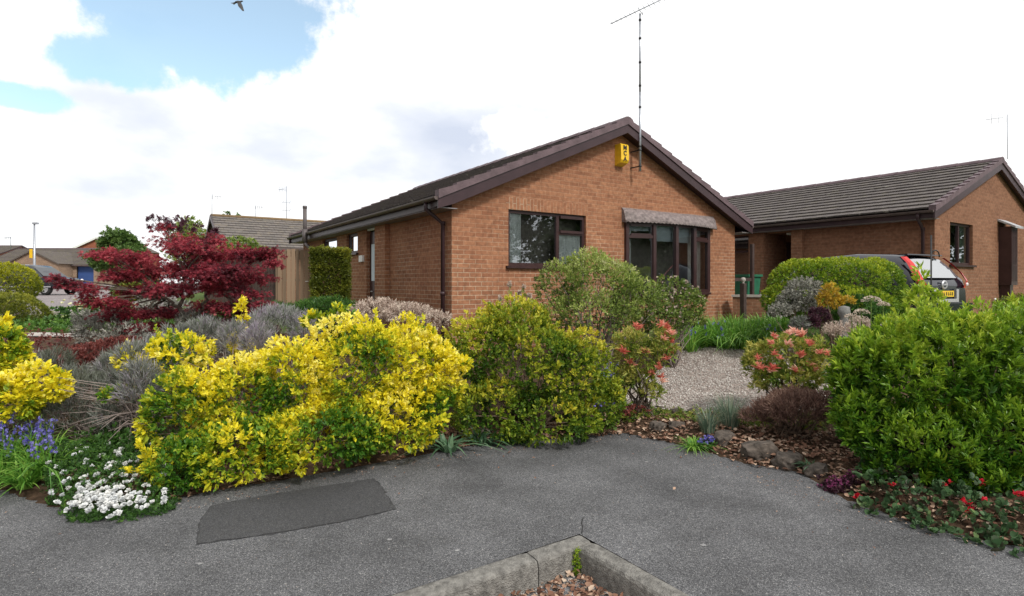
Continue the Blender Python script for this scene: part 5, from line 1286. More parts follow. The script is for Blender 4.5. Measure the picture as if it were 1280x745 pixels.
# bright right bush
L_ = lobes_px([(1172, 478, 4.85, 110, 98), (1110, 490, 4.8, 66, 76), (1235, 466, 4.8, 105, 88), (1160, 555, 4.45, 92, 52), (1265, 555, 4.35, 95, 62), (1085, 465, 4.9, 42, 55), (1330, 480, 4.8, 110, 105), (1085, 530, 4.6, 38, 44), (1345, 580, 4.2, 80, 60), (1130, 590, 4.35, 50, 32), (1215, 595, 4.2, 60, 32)], .85)
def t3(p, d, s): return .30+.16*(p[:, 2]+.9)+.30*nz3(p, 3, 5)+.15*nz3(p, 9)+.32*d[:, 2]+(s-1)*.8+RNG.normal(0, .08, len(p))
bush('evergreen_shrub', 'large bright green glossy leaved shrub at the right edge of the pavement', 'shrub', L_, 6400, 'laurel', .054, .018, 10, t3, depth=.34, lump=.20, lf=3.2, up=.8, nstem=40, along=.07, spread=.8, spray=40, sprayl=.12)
bush('climber', 'tall light green shoot rising above the big bright shrub near the parked hatchback', 'shrub', lobes_px([(1150, 350, 5.6, 7, 18), (1152, 374, 5.5, 20, 14)], .8), 34, 'laurel', .07, .022, 9, lambda p, d, s: np.full(len(p), .8), up=1.2, nstem=8)
# pale shrub in front of the windows
L_ = lobes_px([(745, 362, 8.5, 58, 46), (700, 352, 8.6, 36, 34), (790, 375, 8.4, 42, 36), (740, 392, 8.3, 66, 34), (735, 330, 8.6, 30, 20), (770, 350, 8.5, 35, 28)], .8)
bush('garden_shrub', 'pale green twiggy shrub standing before the left front window', 'shrub', L_, 3600, 'pale', .042, .021, 6, lambda p, d, s: .50+.4*nz3(p, 2.5, 2)+.25*d[:, 2]+(s-1)*.5+RNG.normal(0, .12, len(p)), tmpl=T4, depth=.45, lump=.2, lf=2.2, nstem=60, stemm=M['twigg'], sr=.014, along=.06)
L_ = lobes_px([(838, 376, 8.9, 36, 30), (815, 388, 8.8, 34, 30), (862, 382, 9.0, 22, 22), (830, 402, 8.7, 40, 20), (868, 398, 8.9, 18, 16)], .8)
r_, pp_, dd_, _ = bush('flowering_shrub', 'shrub dotted with pinkish white flower heads before the bow window', 'shrub', L_, 1500, 'pale', .045, .024, 6, lambda p, d, s: .3+.3*nz3(p, 3)+RNG.normal(0, .12, len(p)), tmpl=T4, depth=.45, lump=.2, nstem=40, stemm=M['twigg'])
add_flowers(r_, 'pinkw', pp_, dd_, 120, 12, .026, .024, cond=lambda p, d: d[:, 2] > .1, off=.05)
# dry flower heads behind the olive shrub
r_ = empty('flowering_shrub', gp(640, 7.0), 0, 'loose plant with pale domed flower heads just behind the olive shrub, below the left window', 'plant')
tg = [P(x, y, 6.9) for x, y in ((625, 372), (637, 356), (655, 358), (662, 370), (642, 373), (668, 379), (612, 380), (649, 366))]
o_ = Vector(r_.location)
stems((0, 0, 0), [t-o_ for t in tg], .006, M['twigg'], r_, n=5)
pts = np.array([t for t in tg]); p, d, l, w, t = shoots(pts, np.tile([0, 0, 1.], (len(pts), 1)), np.full(len(pts), .5), 60, .035, .022, 1.5, .4, .05)
leaf_mesh('flower', LM['pinkw'], p-np.array(o_), d, l, w, t, T4, r_)
p, d, l, w, t = shoots(pts+np.array([0, 0, -.08]), np.tile([0, 0, 1.], (len(pts), 1)), np.full(len(pts), .6), 18, .06, .025, 1.2, .1, .1)
leaf_mesh('foliage', LM['pale'], p-np.array(o_), d, l, w, t, T4, r_)

# pieris pair
for (lb, lobs, n, cor) in (('small pieris with coral pink new leaves left of the gravel, beside the olive shrub',
        [(805, 445, 6.5, 36, 24), (790, 430, 6.55, 24, 20), (830, 432, 6.4, 20, 22), (800, 472, 6.45, 24, 16), (780, 472, 6.6, 22, 18), (815, 490, 6.4, 18, 12)], 620, [(828, 405), (836, 412), (830, 420), (842, 425), (840, 437), (797, 411), (815, 468), (828, 472), (822, 458), (790, 450), (808, 440), (836, 448), (780, 440), (832, 408)]),
        ('larger pieris with salmon red new leaves right of the gravel, above the brown heather',
        [(985, 448, 6.1, 50, 32), (958, 454, 6.15, 30, 27), (1016, 448, 6.1, 32, 30), (985, 474, 6.0, 46, 20)], 900, [(968, 418), (995, 414), (1003, 420), (1010, 432), (962, 432), (1024, 442), (985, 430), (947, 452), (1018, 462), (992, 464), (972, 445), (1035, 440), (1000, 445), (950, 462), (1008, 455), (965, 462), (990, 419)])):
    L_ = lobes_px(lobs, .8)
    r_, pp_, dd_, _ = bush('pieris', lb, 'shrub', L_, n, 'pieris', .050, .015, 9, lambda p, d, s: .62+.5*nz3(p, 5)+RNG.normal(0, .15, len(p)), tmpl=T8, depth=.5, lump=.2, lf=5, nstem=22, stemm=M['bark'], up=.5)
    Yb = lobs[0][2]; pts = np.array([P(x+random.gauss(0, 2), y+random.gauss(0, 2), Yb-lobes_px([lobs[0]])[0][1][1]*random.uniform(.2, .9)) for x, y in cor for k in range(2)])
    p, d, l, w, t = shoots(pts, np.tile([0, -.3, 1.], (len(pts), 1)), RNG.random(len(pts)), 22, .062, .015, 1.5, .3, .03)
    leaf_mesh('new_leaves', LM['coral'], p-np.array(r_.location), d, l, w, t, T8, r_)

# strap leaved clumps before the house
cl = []
for k in range(60):
    px = random.uniform(862, 1003); Y = random.uniform(9.6, 11.0); cl.append(gp(px, Y))
o0 = gp(925, 10.2); r_ = empty('strap_leaved_plants', o0, 0, 'row of lush strap leaved clumps between the gravel and the orange house corner', 'plants')
blades('foliage', LM['strap'], [c-o0 for c in cl], 60, .50, .022, .6, r_, rad=.14)
pts = np.array([P(random.choice((905, 903, 960, 975, 895, 990, 865, 880)) + random.gauss(0, 3), random.gauss(411, 4), 9.5) for _ in range(26)])
p, d, l, w, t = shoots(pts, np.tile([0, 0, 1.], (26, 1)), RNG.random(26), 10, .03, .018, 1.2, .3, .04); leaf_mesh('flower', LM['bluef'], p-np.array(o0), d, l, w, t, T4, r_)
# bluebells by the pale shrub
def bluebells(label, px0, px1, Y0, Y1, n, H, fl, fz, spread=1.0):
    o0 = gp((px0+px1)/2, (Y0+Y1)/2); r_ = empty('bluebell', o0, 0, label, 'flowers')
    cs = [gp(random.uniform(px0, px1), random.uniform(Y0, Y1)) for _ in range(n)]
    blades('foliage', LM['strap'], [c-o0 for c in cs], 16, H, .016, .55, r_, rad=.06)
    mb = MB(); pts = []
    for c in cs[:fl]:
        hh = H*random.uniform(.9, 1.35); a = random.random()*6.28; lean = Vector((math.cos(a), math.sin(a), 0))*.05
        b_ = c-o0; mb.tube([b_, b_+lean*.5+Vector((0, 0, hh*.6)), b_+lean+Vector((0, 0, hh))], .0035, 5)
        for k in range(fz): pts.append(c+lean*(.6+.4*k/fz)+Vector((random.gauss(0, .018), random.gauss(0, .018), hh*(.58+.42*k/fz))))
    mb.build('stem', M['moss'], r_)
    pts = np.array(pts); p, d, l, w, t = shoots(pts, np.tile([0, 0, -1.], (len(pts), 1)), RNG.random(len(pts)), 6, .024, .014, .8, -.2, .012)
    leaf_mesh('flower', LM['bluef'], p-np.array(o0), d, l, w, t, T4, r_)
bluebells('violet blue bluebells at the left edge beside the white flowers', -45, 62, 4.45, 4.95, 46, .32, 40, 9)
bluebells('small patch of bluebells at the foot of the pale green shrub', 742, 775, 7.3, 7.9, 14, .28, 14, 8)
# candytuft: dark mat with white heads
def mat_plant(name, label, cat, poly, n, leaf, L, W, per, h=.10, tmpl=T4, flower=None, fl=None, tint=.4, stemn=0, fpart='flower'):
    A_ = np.array(poly); x = RNG.uniform(A_[:, 0].min(), A_[:, 0].max(), n*4); y = RNG.uniform(A_[:, 1].min(), A_[:, 1].max(), n*4); ok = in_poly(x, y, A_); x, y = x[ok][:n], y[ok][:n]
    d_in = np.clip(edist(x, y)+.12, .0, 1); z = np.maximum(zg_arr(x, y), -1.6)+h*RNG.random(len(x))*np.clip(.3+d_in*4, 0, 1)*(1+.6*np.array([noise.noise(Vector((a*5, b*5, 0))) for a, b in zip(x, y)]))
    base = (float(x.mean()), float(y.mean()), zg(float(x.mean()), float(y.mean()))); r_ = empty(name, base, 0, label, cat)
    pts = np.stack([x, y, z], 1); D = np.tile([0, 0, 1.], (len(x), 1))+RNG.normal(0, .3, (len(x), 3))
    p, d, l, w, t = shoots(pts, D, np.full(len(x), tint)+RNG.normal(0, .2, len(x)), per, L, W, 1.2, .3, L*.8)
    leaf_mesh('foliage', LM[leaf], p-np.array(base), d, l, w, t, tmpl, r_)
    if flower is not None: flower(r_, base, pts)
    return r_, base, pts
WX = [gxy(x, y, -1.52) for x, y in ((52, 612), (70, 580), (150, 560), (215, 575), (235, 600), (215, 628), (150, 640), (90, 640))]
def wf(r_, base, pts):
    C = []
    for k in range(270):
        px, py = (random.gauss(135, 24), random.gauss(619, 11)) if k < 160 else (random.uniform(60, 235), random.uniform(565, 630))
        if k < 160 or random.random() < .7:
            Y = 1.5*F/(py-HY); Y = Y*(1-.012); C.append(P(min(px, 205), py, Y))
    C = np.array(C)
    for c in C: c[2] = max(-1.50, zg(c[0], c[1])+.11)+random.uniform(-.01, .03)
    p, d, l, w, t = shoots(C, np.tile([0, -.2, 1.], (len(C), 1)), RNG.random(len(C)), 30, .020, .019, 1.7, .5, .014); leaf_mesh('flower', LM['whitef'], p-np.array(base), d, l, w, t, T8, r_)
mat_plant('candytuft', 'low white flowering mat at the pavement edge left of the golden shrub', 'flowers', WX, 2600, 'green', .028, .009, 10, .17, flower=wf)

# lavender type bushes: upright narrow shoots
def lavender(label, lob, n, H=.075, W=.0065, tint=.5, group='grey lavender bushes', leaf='lav', per=7, kind='lavender', up=1.3, ns=30):
    return bush(kind, label, 'shrub', lobes_px(lob, .8), n, leaf, H, W, per, lambda p, d, s: tint+.4*nz3(p, 4)+RNG.normal(0, .15, len(p)), tmpl=T4, depth=.4, lump=.2, lf=3, up=up, spread=.45, along=H*.8, group=group, nstem=ns, stemm=M['twigg'], sr=.007, zmin=-.4)
lavender('grey lavender bush just left of the tall golden shoot', [(255, 420, 6.6, 32, 22), (225, 430, 6.5, 30, 22)], 500)
lavender('bare stemmed grey lavender sprawling beside the white flowers', [(110, 500, 5.4, 46, 34), (75, 520, 5.2, 42, 30), (165, 475, 5.5, 34, 26), (150, 525, 5.2, 36, 24)], 1100, H=.075, W=.006, tint=.30, ns=90)
lavender('grey lavender bush to the right of the tall golden shoot, before the wooden gate', [(345, 402, 6.6, 34, 20), (318, 425, 6.3, 26, 30), (385, 415, 6.5, 25, 24)], 800, tint=.7)
lavender('grey lavender bush in the gap above the bare stemmed one', [(195, 450, 5.9, 40, 28), (150, 462, 6.0, 34, 24)], 900)
lavender('grey lavender tuft growing out of the dip in the big golden shrub', [(322, 432, 5.35, 22, 28), (290, 425, 5.5, 20, 24)], 420, tint=.75, ns=14)
lavender('lilac grey lavender leaning on the left end of the big golden shrub', [(178, 485, 4.95, 24, 36), (165, 450, 5.2, 24, 22)], 500, tint=.6, ns=24)
lavender('grey green bush behind the left golden shrub', [(60, 465, 6.3, 34, 28), (95, 480, 6.0, 30, 24)], 600, tint=.3)
# bare arching twigs over the left bed
o0 = gp(200, 5.3); tw = MB()
for k in range(46):
    a = Vector((U(random.uniform(185, 215))*5.2, 5.2+random.gauss(0, .1), -1.25+random.gauss(0, .05)))
    b = P(random.uniform(55, 195), random.uniform(470, 560), random.uniform(4.7, 5.2)); m_ = a.lerp(b, .5)+Vector((random.gauss(0, .04), 0, .05+random.random()*.06))
    tw.tube([a-o0, m_-o0, b-o0], [.006, .0045, .002], 5)
r_ = tw.build('bare_twigs', M['twigg']); r_.location = o0; tag(r_, 'fan of bare grey twigs above the white flowers, left of the golden shrub', 'twigs')
# silver shrubs
bush('silver_shrub', 'woolly silver grey shrub behind the left beds, left of the red maple trunk', 'shrub', lobes_px([(128, 412, 8.4, 34, 24), (108, 405, 8.6, 20, 20), (160, 420, 8.2, 30, 18), (140, 395, 8.6, 20, 12)], .8), 1100, 'silver', .045, .014, 8, tmpl=T4, depth=.4, lump=.2, nstem=16, group='silver shrubs')
bush('silver_shrub', 'low silver shrub seen through the lower branches of the red maple', 'shrub', lobes_px([(200, 385, 11, 28, 14), (185, 372, 11.2, 12, 14), (225, 388, 11, 18, 12)], .8), 700, 'silver', .06, .016, 8, tmpl=T4, depth=.4, lump=.2, nstem=10, group='silver shrubs')
bush('silver_shrub', 'rounded silver grey shrub against the clipped lime hedge', 'shrub', lobes_px([(1003, 362, 8.7, 24, 14), (985, 375, 8.6, 16, 14), (975, 388, 8.5, 14, 10), (1005, 380, 8.6, 18, 12)], .8), 900, 'silver', .04, .016, 8, tmpl=T4, depth=.4, lump=.2, nstem=10, group='silver shrubs')
bush('silver_shrub', 'pale grey tuft right of the lower maple branches, among the pink heather', 'shrub', lobes_px([(270, 440, 6.9, 20, 12), (240, 400, 8.6, 24, 12)], .8), 400, 'silver', .05, .01, 8, tmpl=T4, nstem=6, group='silver shrubs')
# dusty brown shrubs in front of the side wall
bush('dry_heather', 'dusty pink brown shrub below the side wall downpipe', 'shrub', lobes_px([(510, 392, 7.4, 34, 13), (470, 388, 7.6, 36, 15), (545, 400, 7.2, 22, 12), (440, 396, 7.7, 22, 12)], .8), 1300, 'pinkw', .04, .012, 8, tmpl=T4, depth=.4, lump=.2, nstem=20)
bush('juniper', 'dark green spreading juniper below the clipped yew column', 'shrub', lobes_px([(380, 390, 8.6, 34, 12), (410, 384, 8.8, 34, 12), (440, 392, 8.4, 22, 10), (350, 388, 8.9, 20, 10)], .8), 1300, 'green', .06, .012, 8, tmpl=T4, depth=.4, lump=.25, nstem=10, up=.2)
# clipped column by the house
def clipped(label, px0, px1, ptop, Y, depthy, leaf, n, L, W, zbot=None, kind='clipped_conifer', cat='topiary', rnd=.06):
    c = P((px0+px1)/2, ptop, Y); hw = (px1-px0)/2*Y/F; zt_ = c.z; z0 = zg(c.x, c.y); H = zt_-z0
    r_ = empty(kind, (c.x, c.y, z0), R(10), label, cat)
    pts = []; D = []
    for k in range(n):
        f = random.random()
        side = random.choices((0, 1, 2, 3, 4), (hw*H, hw*H, depthy*H, depthy*H, hw*depthy*2))[0]
        a, b_ = random.uniform(-1, 1), random.uniform(0, 1)
        ww = hw*(.93+.07*b_); dd = depthy
        if side == 0: q = (a*ww, -dd, b_*H); nn = (0, -1, .1)
        elif side == 1: q = (a*ww, dd, b_*H); nn = (0, 1, .1)
        elif side == 2: q = (-ww, a*dd, b_*H); nn = (-1, 0, .1)
        elif side == 3: q = (ww, a*dd, b_*H); nn = (1, 0, .1)
        else: q = (a*hw, random.uniform(-1, 1)*dd, H); nn = (0, 0, 1)
        q = Vector(q); j = noise.noise(q*4)*.05-random.random()**1.4*.14; q += Vector(nn)*j
        pts.append(q); D.append(nn)
    pts = np.array(pts); D = np.array(D, float)
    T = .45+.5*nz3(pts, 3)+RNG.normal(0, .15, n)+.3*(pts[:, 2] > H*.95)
    p, d, l, w, t = shoots(pts, D, T, 8, L, W, 1.0, .3, .03); leaf_mesh('foliage', LM[leaf], p, d, l, w, t, T4, r_)
    mb = MB(); mb.tube([(0, 0, -.1), (0, 0, H*.8)], .03, 6)
    for k in range(20): a = random.random()*6.28; z = random.uniform(.1, H*.8); mb.tube([(0, 0, z), (hw*.8*math.cos(a), depthy*.8*math.sin(a), z+.1)], .008, 5)
    mb.build('stem', M['twig'], r_); return r_
clipped('square clipped dark green and yellow conifer column by the front door', 391, 436, 311, 10.4, .28, 'olive', 9500, .038, .014)
LM['olive'].node_tree.nodes  # shared olive foliage
# hedges
def hedge(label, lob, n, leaf, group, L=.04, W=.016, kz=.8, up=.4):
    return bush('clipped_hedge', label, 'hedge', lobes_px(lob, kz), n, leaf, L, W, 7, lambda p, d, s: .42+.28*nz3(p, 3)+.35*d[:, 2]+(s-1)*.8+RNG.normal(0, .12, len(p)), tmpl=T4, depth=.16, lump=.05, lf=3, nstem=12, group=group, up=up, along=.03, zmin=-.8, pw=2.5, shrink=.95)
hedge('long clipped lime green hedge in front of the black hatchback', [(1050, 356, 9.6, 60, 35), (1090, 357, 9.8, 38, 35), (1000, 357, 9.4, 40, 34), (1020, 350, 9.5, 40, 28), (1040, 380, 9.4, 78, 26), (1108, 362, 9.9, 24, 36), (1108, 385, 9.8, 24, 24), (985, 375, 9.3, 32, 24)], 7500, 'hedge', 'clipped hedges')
hedge('golden green domed conifer at the far left, upper of the two domes', [(2, 356, 15, 44, 29), (-25, 366, 15, 55, 34)], 4200, 'gold', 'clipped domes on the left', .06, .02)
hedge('olive green flat domed bush at the far left, lower of the two domes', [(8, 398, 12, 52, 32), (-30, 402, 12, 60, 34)], 4800, 'olive', 'clipped domes on the left', .045, .014)
bush('hedge', 'olive hedge top just visible at the right edge below the box bay', 'hedge', lobes_px([(1275, 382, 9.5, 30, 14), (1310, 382, 9.5, 40, 16)], .8), 700, 'olive', .04, .016, 7, tmpl=T4, depth=.2, lump=.06, nstem=6)
# small accents near the hedge
bush('amber_shrub', 'small amber yellow shrub against the clipped lime hedge', 'shrub', lobes_px([(1038, 366, 8.3, 12, 13), (1030, 376, 8.3, 9, 12), (1045, 378, 8.3, 9, 10), (1058, 376, 8.3, 10, 5)], .8), 260, 'golden', .04, .018, 7, tmpl=T4, nstem=8)
bush('purple_shrub', 'small dark purple shrub below the amber yellow one', 'shrub', lobes_px([(1024, 396, 8.0, 15, 13), (1015, 402, 7.9, 10, 9)], .8), 420, 'purple', .03, .014, 8, tmpl=T4, nstem=8)
bush('grey_flowers', 'small hazy blue grey plant beside the purple shrub', 'plant', lobes_px([(1000, 404, 7.9, 12, 9)], .8), 200, 'lav', .04, .01, 7, tmpl=T4, nstem=8)
bush('pink_heather', 'pale pink heather beside the upper edge of the bright green shrub', 'plant', lobes_px([(1050, 412, 7.2, 20, 9), (1075, 405, 6.8, 14, 8)], .8), 320, 'pinkw', .03, .01, 8, tmpl=T4, nstem=8)
bush('garden_shrub', 'dark green low shrub behind the stone ornament', 'shrub', lobes_px([(1075, 385, 8.6, 22, 16), (1095, 395, 8.2, 18, 14), (1050, 398, 8.4, 12, 10)], .8), 700, 'green', .04, .018, 7, tmpl=T4, nstem=8)
# domed pale flower heads above the big shrub
r_ = empty('sedum', gp(1085, 6.4), 0, 'plant with round cream flower heads poking above the bright green shrub', 'plant'); o_ = Vector(r_.location)
hd = [(1089, 377, 10), (1077, 392, 8), (1104, 382, 6), (1065, 398, 8), (1072, 402, 7)]
mb = MB(); hp = []
for (x, y, rr) in hd:
    c = P(x, y, 6.2); hp.append((c, rr*6.2/F)); mb.tube([(c.x-o_.x, c.y-o_.y, 0), c-o_], .006, 5)
mb.build('stem', M['moss'], r_)
pts = []; D = []
for c, rr in hp:
    for k in range(160): v = Vector((random.gauss(0, 1), random.gauss(0, 1), abs(random.gauss(0, 1)))).normalized(); pts.append(c+Vector((v.x*rr, v.y*rr, v.z*rr*.6))); D.append(v)
leaf_mesh('flower', LM['pinkw'], np.array(pts)-np.array(o_), np.array(D), .016, .014, RNG.uniform(.5, 1, len(pts)), T4, r_)
# stone ornament
q = gp(1055, 8.1); so = empty('stone_ornament', q, 0, 'small grey stone pedestal below the amber shrub', 'garden ornament')
mb = MB(); zt_ = (HY-382)/F*8.1-q.z; mb.lathe((0, 0, 0), [(.08, 0), (.08, .05), (.05, .09), (.05, zt_*.55), (.075, zt_*.7), (.05, zt_*.8), (.085, zt_*.88), (.07, zt_*.98), (.001, zt_)], 14); mb.build('pedestal', simple('grey_stone', (.20, .20, .19), .9, .2, 12, .4), so)
# brown heather, fescue, blue flowers
bush('brown_heather', 'mound of dark reddish brown heather below the larger pieris', 'shrub', lobes_px([(1000, 512, 5.45, 46, 20), (965, 512, 5.6, 26, 14), (1035, 508, 5.4, 26, 22), (992, 498, 5.7, 30, 12), (945, 520, 5.6, 20, 8)], .8), 1900, 'heather', .05, .007, 8, tmpl=T4, depth=.45, lump=.25, up=.9, spread=.6, nstem=30)
for (px, Y, lb, n, H) in ((885, 5.75, 'tall wispy blue green grass tuft left of its taller twin', 230, .26), (912, 5.9, 'taller wispy blue green grass tuft in front of the gravel', 300, .36)):
    q = gp(px, Y); r_ = empty('ornamental_grass', q, 0, lb, 'grass tuft', 'ornamental grass tufts'); blades('blades', LM['fescue'], [Vector((0, 0, 0))], n, H, .006, .22, r_, rad=.09)
def small_flowers(kind, label, px, Y, r, H, leaf, fl, n=60, nf=40, fL=.02, fW=.018, lt='green', px2=None, lL=.03, lW=.012):
    q = gp(px, Y); x = q.x+RNG.normal(0, r*.5, n); y = q.y+RNG.normal(0, r*.3, n); z = zg_arr(x, y)+H*RNG.random(n)*.8
    r_ = empty(kind, q, 0, label, 'flowers'); pts = np.stack([x, y, z], 1)
    p, d, l, w, t = shoots(pts, np.tile([0, 0, 1.], (n, 1)), RNG.random(n)*.8, 9, lL, lW, 1.3, .3, .03); leaf_mesh('foliage', LM[lt], p-np.array(q), d, l, w, t, T4, r_)
    i = RNG.choice(n, min(nf, n), False); c = pts[i]; c[:, 2] = zg_arr(c[:, 0], c[:, 1])+H*RNG.uniform(.8, 1.1, len(i))
    p, d, l, w, t = shoots(c, np.tile([0, -.3, 1.], (len(i), 1)), RNG.random(len(i)), 9, fL, fW, 1.5, .2, .008); leaf_mesh('flower', LM[fl], p-np.array(q), d, l, w, t, T4, r_)
small_flowers('blue_flowers', 'small violet blue flowers on the rocky bank below the grass tufts', 882, 5.5, .10, .09, 'green', 'bluef', 60, 26, .022, .02)
small_flowers('magenta_flowers', 'purple magenta flowers creeping at the pavement edge by the rocks', 1048, 4.42, .17, .06, 'purple', 'mag', 200, 60, .014, .012, lt='purple')
small_flowers('white_flowers', 'scattered pale blue flowers at the side of the olive shrub', 760, 6.6, .2, .12, 'green', 'bluef', 80, 16, .02, .02)
small_flowers('red_leaved_plant', 'low dull red plant in front of the small coral pieris', 785, 6.35, .2, .12, 'green', 'autumnred', 120, 90, .03, .016, lt='pieris')
small_flowers('cream_rhododendron', 'green bush with cream flowers by the road, left of the silver shrub', 112, 12.0, .6, .55, 'green', 'creamf', 380, 40, .05, .045, lL=.10, lW=.04)
small_flowers('cream_rhododendron', 'yellowish green bush with cream flowers below the blue garage', 138, 14.5, .9, .5, 'green', 'creamf', 360, 60, .06, .05, lt='pale', lL=.09, lW=.04)
# small leafy tufts at the pavement edge
def tuft(label, px, Y, n, H, W, leaf='strap', lean=.6): 
    q = gp(px, Y, .0); q.z = max(q.z, -1.6); r_ = empty('leafy_tuft', q, 0, label, 'plant', 'leafy tufts at the pavement edge'); blades('foliage', LM[leaf], [Vector((random.gauss(0, .05), random.gauss(0, .04), 0)) for _ in range(3)], n, H, W, lean, r_, rad=.05)
tuft('bright green grassy tuft on the leaf litter in front of the rocks', 872, 5.5, 40, .15, .012)
tuft('broad grey green rosette between the golden shrub and the olive shrub', 562, 5.45, 12, .20, .045, 'teal', .7)
tuft('teal leafed rosette at the foot of the olive shrub', 608, 5.65, 12, .20, .042, 'teal', .7)
tuft('green strappy tuft under the bluebells', 40, 4.42, 36, .20, .018)
tuft('yellow green tuft right of the rosettes under the olive shrub', 640, 5.72, 22, .12, .016)
tuft('weedy tuft beside the dull rocks near the magenta flowers', 1010, 4.85, 20, .10, .02, 'teal')
# strawberry-like ground cover with red flowers at the lower right
GC = [gxy(x, y, -1.56) for x, y in ((1060, 628), (1075, 590), (1110, 560), (1180, 560), (1280, 585), (1400, 600), (1400, 720), (1285, 690), (1210, 672), (1130, 650))]
def rf_(r_, base, pts):
    C = [P(x+random.gauss(0, 2), y+random.gauss(0, 2), Yq) for (x, y, Yq) in ((1184, 604, 3.98), (1205, 626, 3.8), (1212, 634, 3.78), (1230, 625, 3.8), (1276, 618, 3.75), (1113, 607, 4.1), (1228, 603, 3.95), (1075, 622, 4.2), (1210, 628, 3.78)) for k in range(3)]
    C = np.array(C); p, d, l, w, t = shoots(C, np.tile([-.2, -.6, 1.], (len(C), 1)), RNG.random(len(C)), 9, .024, .02, 1.4, .2, .012); leaf_mesh('flower', LM['redf'], p-np.array(base), d, l, w, t, T8, r_)
mat_plant('ground_cover', 'dark round leaved ground cover with red flowers under the big bright shrub', 'plants', GC, 1300, 'geran', .034, .030, 5, .13, tmpl=TR, flower=rf_)
GC2 = [(-.6, 6.2), (-3.2, 4.7), (-4.6, 4.9), (-4.4, 6.4), (-2, 7.5), (0, 7.2)]
mat_plant('ground_cover', 'low green and red creeping cover filling the left bed behind the golden shrub', 'plants', GC2, 1300, 'green', .05, .022, 7, .22)
GC3 = [(-9.5, 10.9), (-5.6, 11.0), (-5.8, 13.2), (-11.5, 13.2)]
mat_plant('ground_cover', 'mid green low cover behind the path on the left', 'plants', GC3, 1500, 'green', .07, .03, 6, .18, tint=.8)
GC4 = [(-8.5, 7.6), (-5.0, 6.8), (-3.2, 7.2), (-2.2, 9.6), (-5.8, 9.9), (-8.4, 9.6)]
mat_plant('ground_cover', 'dull red low cover around the foot of the red maple', 'plants', GC4, 1400, 'autumnred', .05, .02, 7, .22)
GC5 = [(1.0, 6.5), (2.2, 6.0), (3.0, 5.5), (3.4, 6.1), (2.6, 6.3), (1.9, 6.6), (1.3, 6.8)]
mat_plant('ground_cover', 'sparse grey green creeping plants along the top of the rocky bank', 'plants', GC5, 700, 'pieris', .034, .012, 7, .07)

# lawn tufts near the road on the left
gq = [(-10.5, 13.4), (-7, 13.4), (-7.5, 16.6), (-16, 16.8), (-14, 14)]
sheet('lawn', gq, simple('yellow_green_lawn', (.17, .20, .06), .95, .25, 6, .6), .01, .6)

# ---- red maple
MY = 8.6
mroot = gp(232, MY); mr = empty('maple_tree', mroot, 0, 'spreading crimson leaved Japanese maple left of the wooden gate', 'tree')
pads = [(165, 322, 38, 11, 8.3), (130, 318, 26, 8, 8.1), (190, 340, 45, 12, 8.6), (150, 345, 32, 9, 8.3), (218, 302, 32, 13, 8.9), (205, 285, 16, 7, 8.8), (238, 310, 36, 14, 8.4), (262, 320, 38, 13, 8.9), (300, 318, 36, 12, 8.7),
        (325, 320, 28, 10, 8.9), (340, 330, 16, 8, 8.7), (285, 338, 48, 12, 8.3), (240, 335, 46, 14, 8.9), (315, 348, 32, 10, 8.8), (270, 358, 46, 11, 8.5), (215, 362, 44, 11, 8.3), (170, 365, 30, 8, 8.6), (310, 368, 30, 8, 8.4),
        (300, 385, 30, 8, 8.8), (180, 392, 32, 8, 8.4), (150, 380, 26, 8, 8.1), (300, 402, 30, 8, 8.9), (110, 362, 24, 9, 7.9), (82, 355, 20, 9, 7.8), (70, 348, 12, 6, 7.8), (118, 376, 26, 8, 8.0),
        (190, 408, 28, 7, 8.9), (300, 386, 40, 10, 8.5), (215, 392, 40, 8, 8.9), (265, 382, 30, 8, 8.9), (145, 395, 30, 8, 8.4), (170, 410, 26, 7, 8.3), (335, 316, 18, 8, 8.8), (265, 300, 22, 7, 8.7), (175, 330, 28, 10, 9.0), (255, 345, 40, 12, 8.1), (330, 380, 16, 6, 8.3)]
Lm = [(np.array(P(x, y, Y)), np.array([rx*Y/F, rx*Y/F*.75, rz*Y/F])) for x, y, rx, rz, Y in pads]
Lm = [(c, r*np.array([1.0, 1.0, .95])) for c, r in Lm]
Pp, Dd, S_ = shell(Lm, 9000, .9, .35, 4.5, -1, 1.2)
Dd = Dd*np.array([1, 1, .3])+np.array([0, 0, -.15])
T = .50+.45*nz3(Pp, 2.4)+.2*nz3(Pp, 7)+RNG.normal(0, .12, len(Pp))
p, d, l, w, t = shoots(Pp, Dd, T, 4, .042, .042, 1.0, -.1, .05)
leaf_mesh('crown', LM['maple'], p-np.array(mroot), d, l, w, t, TP, mr, 1.0)
mb = MB()
def mbranch(a, b, r0, r1, sag=.08):
    pts = []; n = 7
    for i in range(n): f = i/(n-1); q = a.lerp(b, f)+Vector((random.gauss(0, .02), random.gauss(0, .02), sag*math.sin(f*math.pi))); pts.append(q)
    mb.tube(pts, [r0+(r1-r0)*i/(n-1) for i in range(n)], 7); return pts
o = Vector(mroot); K = [P(236, 405, MY)-o, P(225, 385, MY)-o, P(250, 390, MY)-o, P(230, 350, MY)-o, P(262, 360, MY)-o, P(205, 372, MY)-o]
mbranch(Vector((0, 0, -.1)), K[0], .055, .045, 0); mbranch(K[0], K[1], .04, .03, 0); mbranch(K[0], K[2], .035, .025, 0); mbranch(K[1], K[3], .03, .02, 0); mbranch(K[2], K[4], .025, .018, 0); mbranch(K[1], K[5], .025, .018, 0)
for c, r in Lm:
    t_ = Vector(c)-o; k = min(K, key=lambda q: (q-t_).length); pts = mbranch(k, t_, .016, .006, .05)
    for j in range(5): mbranch(pts[random.randint(3, 6)], t_+Vector((random.gauss(0, r[0]*.5), random.gauss(0, r[1]*.5), random.gauss(0, .02))), .006, .002, .01)
mb.build('trunk', M['bark'], mr)
